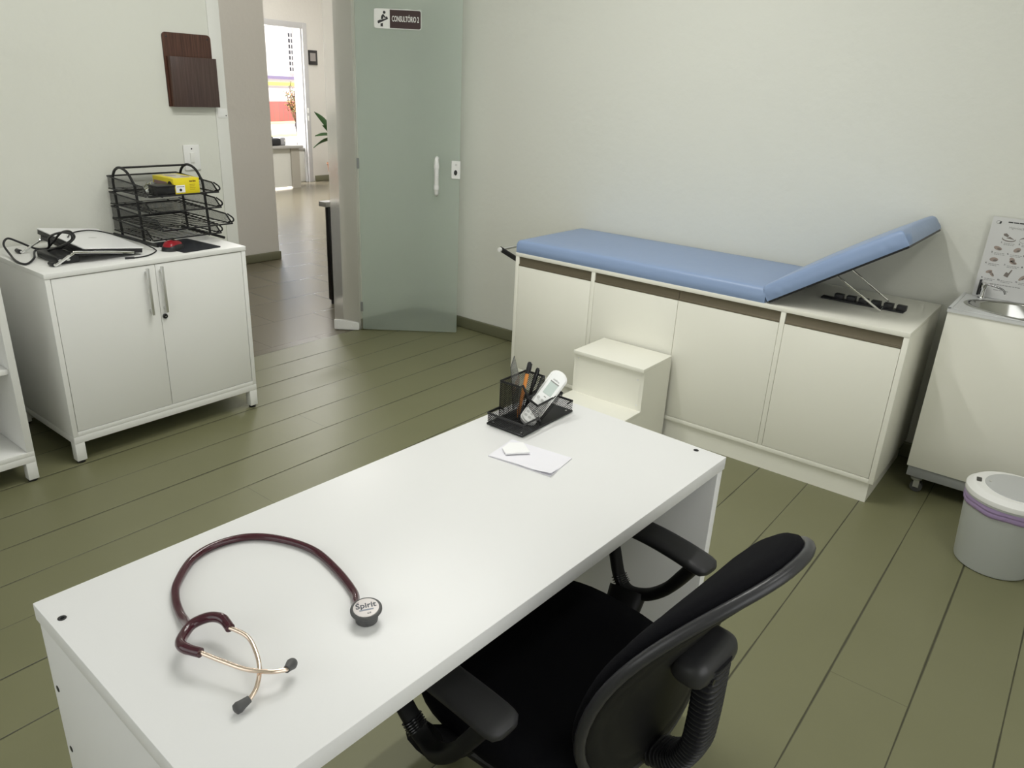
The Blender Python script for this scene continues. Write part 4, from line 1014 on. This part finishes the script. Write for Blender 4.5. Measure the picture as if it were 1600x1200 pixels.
def back(s_, t_, off):
    y = BYb-.082*t_-.072*t_*t_-.012*t_**3; dy = -.082-.144*t_-.036*t_*t_
    n_ = Vector((0, BHt/2, -dy)).normalized()
    x = BW/2*s_*(1-.10*max(0, t_)**2)
    return Vector((x, y+.012*s_*s_, BZ+BHt/2*t_))+n_*off
def bring(r, off, n_=64):
    out = []
    for k in range(n_):
        a = 2*PI*k/n_; e = 2/2.4
        s_ = math.copysign(abs(math.cos(a))**e, math.cos(a))*r; t_ = math.copysign(abs(math.sin(a))**e, math.sin(a))*r
        out.append(back(s_, t_, off))
    return out
def bshell(prof):
    bm = BM(); rings = [[bm.verts.new(p) for p in bring(r, o_)] for r, o_ in prof]
    for A_, B_ in zip(rings, rings[1:]):
        for k in range(64): bm.faces.new((A_[k], A_[(k+1) % 64], B_[(k+1) % 64], B_[k]))
    bm.faces.new(rings[0][::-1]); bm.faces.new(rings[-1]); return bm
obj('backrest', bshell([(.3, .0), (.94, .0), (.982, .005), (.982, .013), (.955, .020), (.88, .026), (.7, .031), (.45, .034), (.2, .035), (.03, .035)]), FAB, oc, 60, **W)
bsh = obj('backrest_shell', bshell([(.05, -.024), (.4, -.024), (.7, -.022), (.80, -.020), (.835, -.0165), (.86, -.018), (.95, -.014), (.985, -.006), (.985, .0), (.5, .0)]), CHB, oc, 60, **W)
bm = BM(); tube(bm, bring(.992, -.003), .0095, 10, closed=True); obj('edge_trim', bm, RIM, bsh, 60, **W)
# bracket and ribbed J bar
bm = BM(); vs = bx(bm, -.066, .066, -.328, -.262, .632, .688, b=.024, seg=4); obj('back_bracket', bm, mat('bracket_plastic', (.028, .028, .03), .38), oc, 50, **W)
bm = BM(); tube(bm, [(-.03, -.327, .648), (-.03, -.331, .648)], .005, 10); obj('adjust_knob', bm, BLKG, oc, **W)
jp = spline([(0, -.312, .665), (0, -.312, .60), (0, -.311, .54), (0, -.306, .485), (0, -.285, .44), (0, -.245, .415), (0, -.18, .402), (0, -.10, .392)], 24)
bm = BM(); tube(bm, jp, [.0255 if i % 4 < 2 else .0205 for i in range(len(jp))], 16, sq=(1.3, .85), up=(1, 0, 0)); obj('ribbed_support', bm, BLK, oc, 30, **W)
for s_ in (-1, 1):
    x = .302*s_
    pts = spline([(x*.985, -.146, .602), (x, -.07, .610), (x*1.01, .01, .613), (x*1.0, .09, .610), (x*.97, .135, .603)], 6)
    n_ = len(pts); rr = [.035*(min(1, .55+.45*math.sqrt(max(0, 1-((max(0, 3-i))/3)**2))) if i < 4 else min(1, .60+.4*math.sqrt(max(0, 1-(max(0, i-(n_-4))/3)**2)))) for i in range(n_)]
    bm = BM(); tube(bm, pts, rr, 18, sq=(.36, 1.0), up=(0, 0, 1)); ar = obj('armrest', bm, mat('armrest_plastic', (.024, .024, .026), .5, bump=(500, .2, .0005)) if s_ < 0 else bpy.data.materials['armrest_plastic'], oc, 60, **W)
    loop = spline([(x, -.110, .598), (x*1.02, -.085, .555), (x*1.04, -.045, .495), (x*1.03, .0, .455), (x*1.0, .045, .447), (x*1.01, .075, .470), (x*1.04, .100, .520), (x*1.02, .113, .568), (x, .110, .598)], 8)
    bm = BM(); tube(bm, loop, [.0185-.006*min(1, max(0, (i-10)/20)) for i in range(len(loop))], 12, sq=(1.35, .8), up=(1, 0, 0)); lo = obj('arm_loop', bm, CHB, ar, 60, **W)
    bm = BM()
    for k in range(5):
        i = 36+k; p, q = loop[i], loop[i+1]; dd = (q-p).normalized(); tube(bm, [p-dd*.0010, p+dd*.0010], .0148, 12, sq=(1.35, .82), up=(1, 0, 0))
    obj('grip_rib', bm, BLKG, lo, 40, **W)
    bm = BM(); tube(bm, [(x*1.0, .045, .447), (x*.92, .04, .418), (x*.75, .03, .398), (x*.35, .02, .385)], [.034, .032, .026, .020], 12, sq=(1.3, .7), up=(0, 1, 0)); obj('arm_bracket', bm, CHB, oc, 60, **W)

# ================================================================== HALL BEYOND THE DOORWAY
hc = thing('black_cabinet', 'slim black unit with grey top standing just beyond the glass door', 'cabinet', (3.65, 4.20, 0))
bm = BM(); bx(bm, 3.328, 4.00, 4.178, 4.215, .030, .688, b=.010, seg=3); obj('cabinet_body', bm, BLKG, hc)
obj('cabinet_top', mbox(3.296, 4.03, 4.160, 4.235, .689, .722, b=.002), GREYCT, hc)
for x in (3.36, 3.97):
    bm = BM(); lathe(bm, [(.016, 0), (.018, .004), (.018, .034)], (x, 4.197, 0), 14); obj('foot', bm, BLK, hc)
rd = thing('reception_desk', 'pale reception desk in front of the street entrance', 'desk', (6.2, 9.6, 0))
obj('front_panel', mbox(5.70, 6.86, 9.385, 9.40, .022, .55), DESKF, rd)
obj('side_panel', mbox(6.845, 6.985, 9.36, 9.80, 0, .55), DESKS, rd)
obj('side_panel', mbox(5.60, 5.74, 9.36, 9.80, 0, .55), DESKS, rd)
obj('desk_top', mbox(5.55, 7.035, 9.33, 9.82, .552, .590, b=.003), GREYCT, rd)
bgx = thing('black_bag', 'black bag lying on the reception desk', 'bag', (6.60, 9.42, .59))
bm = BM(); bx(bm, 6.38, 6.70, 9.36, 9.52, .59, .690, b=.03, seg=3); obj('bag_body', bm, BLK, bgx)
bm = BM(); tube(bm, spline([(6.45, 9.44, .688), (6.48, 9.44, .71), (6.58, 9.44, .71), (6.61, 9.44, .688)], 6), .006, 8); obj('handle', bm, BLK, bgx)
tp_ = thing('tape_dispenser', 'grey desk device standing right of the black bag', 'desk device', (6.75, 9.42, .59))
bm = BM(); bx(bm, 6.69, 6.785, 9.38, 9.46, .59, .70, b=.02, seg=3); obj('device_body', bm, mat('device_grey', (.30, .30, .31), .4), tp_)
bm = BM(); lathe(bm, [(.014, 0), (.014, .004)], seg=18); bm.transform(frame((6.765, 9.379, .655), (1, 0, 0), (0, 0, 1))); obj('dial', bm, PLAST, tp_)
pq = thing('wall_plaque', 'small black framed plaque on the far wall beside the entrance', 'plaque', (7.676, 9.85, 1.675))
bm = BM(); bx(bm, 7.602, 7.752, 9.828, 9.85, 1.678, 1.876, b=.003); obj('plaque_frame', bm, PLAQ, pq)
bm = BM(); bx(bm, 7.620, 7.718, 9.8265, 9.8285, 1.728, 1.838); obj('inset', bm, PLAQI, pq)
# entrance door frame
bm = BM()
bx(bm, 7.50, 7.575, 9.825, 9.86, 0, 2.23, b=.003); bx(bm, 5.83, 5.90, 9.825, 9.86, 0, 2.23, b=.003); bx(bm, 5.90, 7.50, 9.825, 9.86, 2.15, 2.23, b=.003)
bx(bm, 7.485, 7.50, 9.86, 10.06, 0, 2.15); bx(bm, 5.90, 5.915, 9.86, 10.06, 0, 2.15)
dfm = struct('trim_2', bm, mat('entrance_frame', (.50, .50, .505), .45), label='white frame around the street entrance', cat='trim')
for z in (1.04, .93):
    b2 = BM(); bx(b2, 7.520, 7.545, 9.818, 9.826, z-.035, z+.035, b=.002); obj('strike_plate', b2, PLAST, dfm)
bm = BM()
bx(bm, 7.18, 7.484, 9.90, 10.04, .0, .47, b=.004); lb = tag(obj('low_cabinet', bm, DESKF), 'low pale cabinet in the entrance right of the reception desk', 'cabinet')
bm = BM(); bx(bm, 7.17, 7.484, 9.88, 10.05, .47, .50, b=.002); obj('cabinet_top', bm, GREYCT, lb)
# potted plant
pt = thing('potted_plant', 'green leafy potted plant against the far hall wall', 'plant', (7.62, 9.30, 0))
bm = BM(); lathe(bm, [(.10, 0), (.11, .01), (.15, .30), (.16, .31), (.155, .33), (.14, .325)], (7.62, 9.30, 0), 28); obj('pot', bm, POT, pt)
bm = BM(); lathe(bm, [(.138, .30), (.10, .31), (.01, .312)], (7.62, 9.30, 0), 24); obj('soil', bm, SOIL, pt)
def leaf(base, tip, wd, side, bend=.05):
    a, b_ = Vector(base), Vector(tip); d = b_-a; s_ = Vector(side).normalized(); n_ = 10; bm = BM(); rows = []
    up = d.cross(s_).normalized()
    for k in range(n_+1):
        t_ = k/n_; p = a+d*t_+up*(bend*math.sin(PI*t_)); h = wd*math.sin(PI*min(1, t_**.8*1.0))**.8 if 0 < t_ < 1 else .001
        rows.append([bm.verts.new(p-s_*h+up*.012), bm.verts.new(p), bm.verts.new(p+s_*h+up*.012)])
    for A_, B_ in zip(rows, rows[1:]):
        for q_ in range(2): bm.faces.new((A_[q_], A_[q_+1], B_[q_+1], B_[q_]))
    bmesh.ops.solidify(bm, geom=bm.faces[:], thickness=.003); obj('leaf', bm, LEAF, pt, 60)
bm = BM()
for tx in ((7.52, 9.2, .86), (7.70, 9.32, .95), (7.60, 9.28, .80)): tube(bm, spline([(7.62, 9.30, .30), ((7.62+tx[0])/2, 9.29, .62), tx], 6), .012, 8)
obj('stem', bm, mat('plant_stem', (.05, .08, .03), .6), pt)
leaf((7.46, 9.2, .80), (7.165, 9.2, 1.055), .050, (.5, .2, .6), -.02)
leaf((7.55, 9.2, .70), (7.262, 9.18, .87), .085, (.3, .1, -.9))
leaf((7.52, 9.2, .735), (7.135, 9.18, .735), .050, (.0, .9, .35), -.03)
leaf((7.50, 9.2, .70), (7.095, 9.18, .570), .052, (.25, .75, -.6), -.04)
leaf((7.70, 9.32, .95), (7.95, 9.2, 1.20), .07, (.6, .2, -.5)); leaf((7.65, 9.3, .85), (7.72, 9.0, 1.15), .07, (.9, .1, 0)); leaf((7.70, 9.32, .9), (8.0, 9.35, .8), .07, (0, .8, .3)); leaf((7.6, 9.28, .80), (7.75, 9.55, 1.1), .06, (.8, -.2, 0))

# ================================================================== THE STREET
struct('ground', mbox(-10, 60, 10.05, 60, -.10, -.02), ASPH, label='pale street pavement outside the entrance', cat='street')
FB = Vector((18.473, 25.731, 0)); FD = Vector((.95, .31, 0)).normalized(); 
def ff(s_, z, off=0.0): return frame(FB+FD*s_+Vector((0, 0, z))+Vector((FD.y, -FD.x, 0))*off, FD, (0, 0, 1))
bd_ = thing('street_building', 'white building with purple and lime bands across the street', 'building', tuple(FB))
bm = BM(); prism(bm, [(-9, .0), (9, .0), (9, 4.6), (-9, 4.6)], .4, ff(0, 0, -.4)); obj('facade', bm, FACADE, bd_)
bm = BM(); prism(bm, [(-9, 4.6), (9, 4.6), (9, 4.75), (-9, 4.75)], .6, ff(0, 0, -.4)); obj('roof', bm, FACADE, bd_)
bm = BM(); prism(bm, [(-9, 1.39), (9, 1.39), (9, 1.50), (-9, 1.50)], .02, ff(0, 0, 0)); obj('purple_band', bm, PURP, bd_)
bm = BM(); prism(bm, [(-9, 1.17), (9, 1.17), (9, 1.29), (-9, 1.29)], .02, ff(0, 0, 0)); obj('lime_band', bm, LIME, bd_)
for s0 in (.60, -2.6):
    bm = BM(); prism(bm, rrect(s0, s0+.40, 1.66, 3.10, .01, 2), .03, ff(0, 0, 0)); wf = obj('window', bm, FACADE, bd_)
    bm = BM()
    for r in range(7):
        for c_ in range(2):
            x0 = s0+.045+c_*.17; z0 = 1.70+r*.198; prism(bm, [(x0, z0), (x0+.11, z0), (x0+.11, z0+.13), (x0, z0+.13)], .006, ff(0, 0, .03))
    obj('pane', bm, PANE, wf)
bk_ = BM(); prism(bk_, [(-9, -.02), (9, -.02), (9, .66), (-9, .66)], .25, Matrix.Translation((0, 0, 0)))
wm = ff(0, 0, .9)
bw = obj('brick_wall', bk_, BRICK, None, 0); bw.matrix_world = wm
tag(bw, 'low red brick wall in front of the white street building', 'brick wall')
bm = BM(); prism(bm, [(-9, 0), (9, 0), (9, 1.0), (-9, 1.0)], .015, frame(FB+Vector((FD.y, -FD.x, 0))*2.05+Vector((0, 0, -.02)), FD, Vector((-FD.y, FD.x, 0))))
g_ = obj('grass_strip', bm, GRASS); g_['kind'] = 'stuff'; tag(g_, 'strip of dry grass at the foot of the brick wall', 'grass')
bm = BM(); prism(bm, [(-5, 0), (5, 0), (5, .5), (-5, .5)], .012, frame(Vector((12.7, 18.0, -.02)), FD, Vector((-FD.y, FD.x, 0))))
g_ = obj('grass_patch', bm, GRASS); g_['kind'] = 'stuff'; tag(g_, 'narrow patch of dry grass across the street pavement', 'grass')
# bush
bu = thing('street_bush', 'thin autumn bush in front of the red brick wall', 'bush', (16.3, 22.0, 0))
bm = BM(); rnd = random.Random(3); tips = []
bb0 = Vector((16.35, 21.95, -.02))
for k in range(9):
    a = rnd.uniform(0, 6.28); h = rnd.uniform(.7, 1.15); tip = bb0+Vector((.28*math.cos(a), .28*math.sin(a), h)); tips.append(tip)
    mid = bb0.lerp(tip, .5)+Vector((rnd.uniform(-.06, .06), rnd.uniform(-.06, .06), 0)); tube(bm, spline([bb0, mid, tip], 4), .012, 6)
tall = bb0+Vector((-.10, .06, 1.38)); tube(bm, spline([bb0, bb0+Vector((-.02, .02, .75)), bb0+Vector((-.14, .08, 1.1)), tall], 5), .012, 6); tips += [tall, bb0+Vector((-.16, .1, 1.12))]
obj('stem', bm, TWIG, bu)
def leaves(name, m, cnt, seed):
    r_ = random.Random(seed); bm = BM()
    for k in range(cnt):
        t_ = r_.choice(tips); c_ = bb0.lerp(t_, r_.uniform(.5, 1.0))+Vector((r_.gauss(0, .06), r_.gauss(0, .06), r_.gauss(0, .06)))
        n1 = Vector((r_.gauss(0, 1), r_.gauss(0, 1), r_.gauss(0, 1))).normalized(); n2 = n1.orthogonal().normalized()
        vs = [bm.verts.new(c_+n1*.045), bm.verts.new(c_+n2*.022), bm.verts.new(c_-n1*.045), bm.verts.new(c_-n2*.022)]; bm.faces.new(vs)
    o = obj(name, bm, m, bu, 0); return o
leaves('foliage', BUSHL, 220, 1); leaves('green_foliage', BUSHG, 90, 2)
ur = thing('garden_urn', 'dark urn on a small stand outside the entrance', 'urn', (11.72, 15.60, -.02))
bm = BM(); lathe(bm, [(.07, .16), (.085, .18), (.11, .34), (.135, .46), (.12, .52), (.085, .545), (.10, .57), (.10, .58), (.08, .575)], (11.72, 15.60, -.02), 28); obj('vase', bm, URN, ur, 50)
bm = BM(); lathe(bm, [(.085, .13), (.085, .16)], (11.72, 15.60, -.02), 20)
for k in range(3):
    a = 2*PI*k/3+.5; tube(bm, [(11.72+.07*math.cos(a), 15.60+.07*math.sin(a), .11), (11.72+.10*math.cos(a), 15.60+.10*math.sin(a), -.02)], .014, 8)
obj('stand', bm, URN, ur, 50)
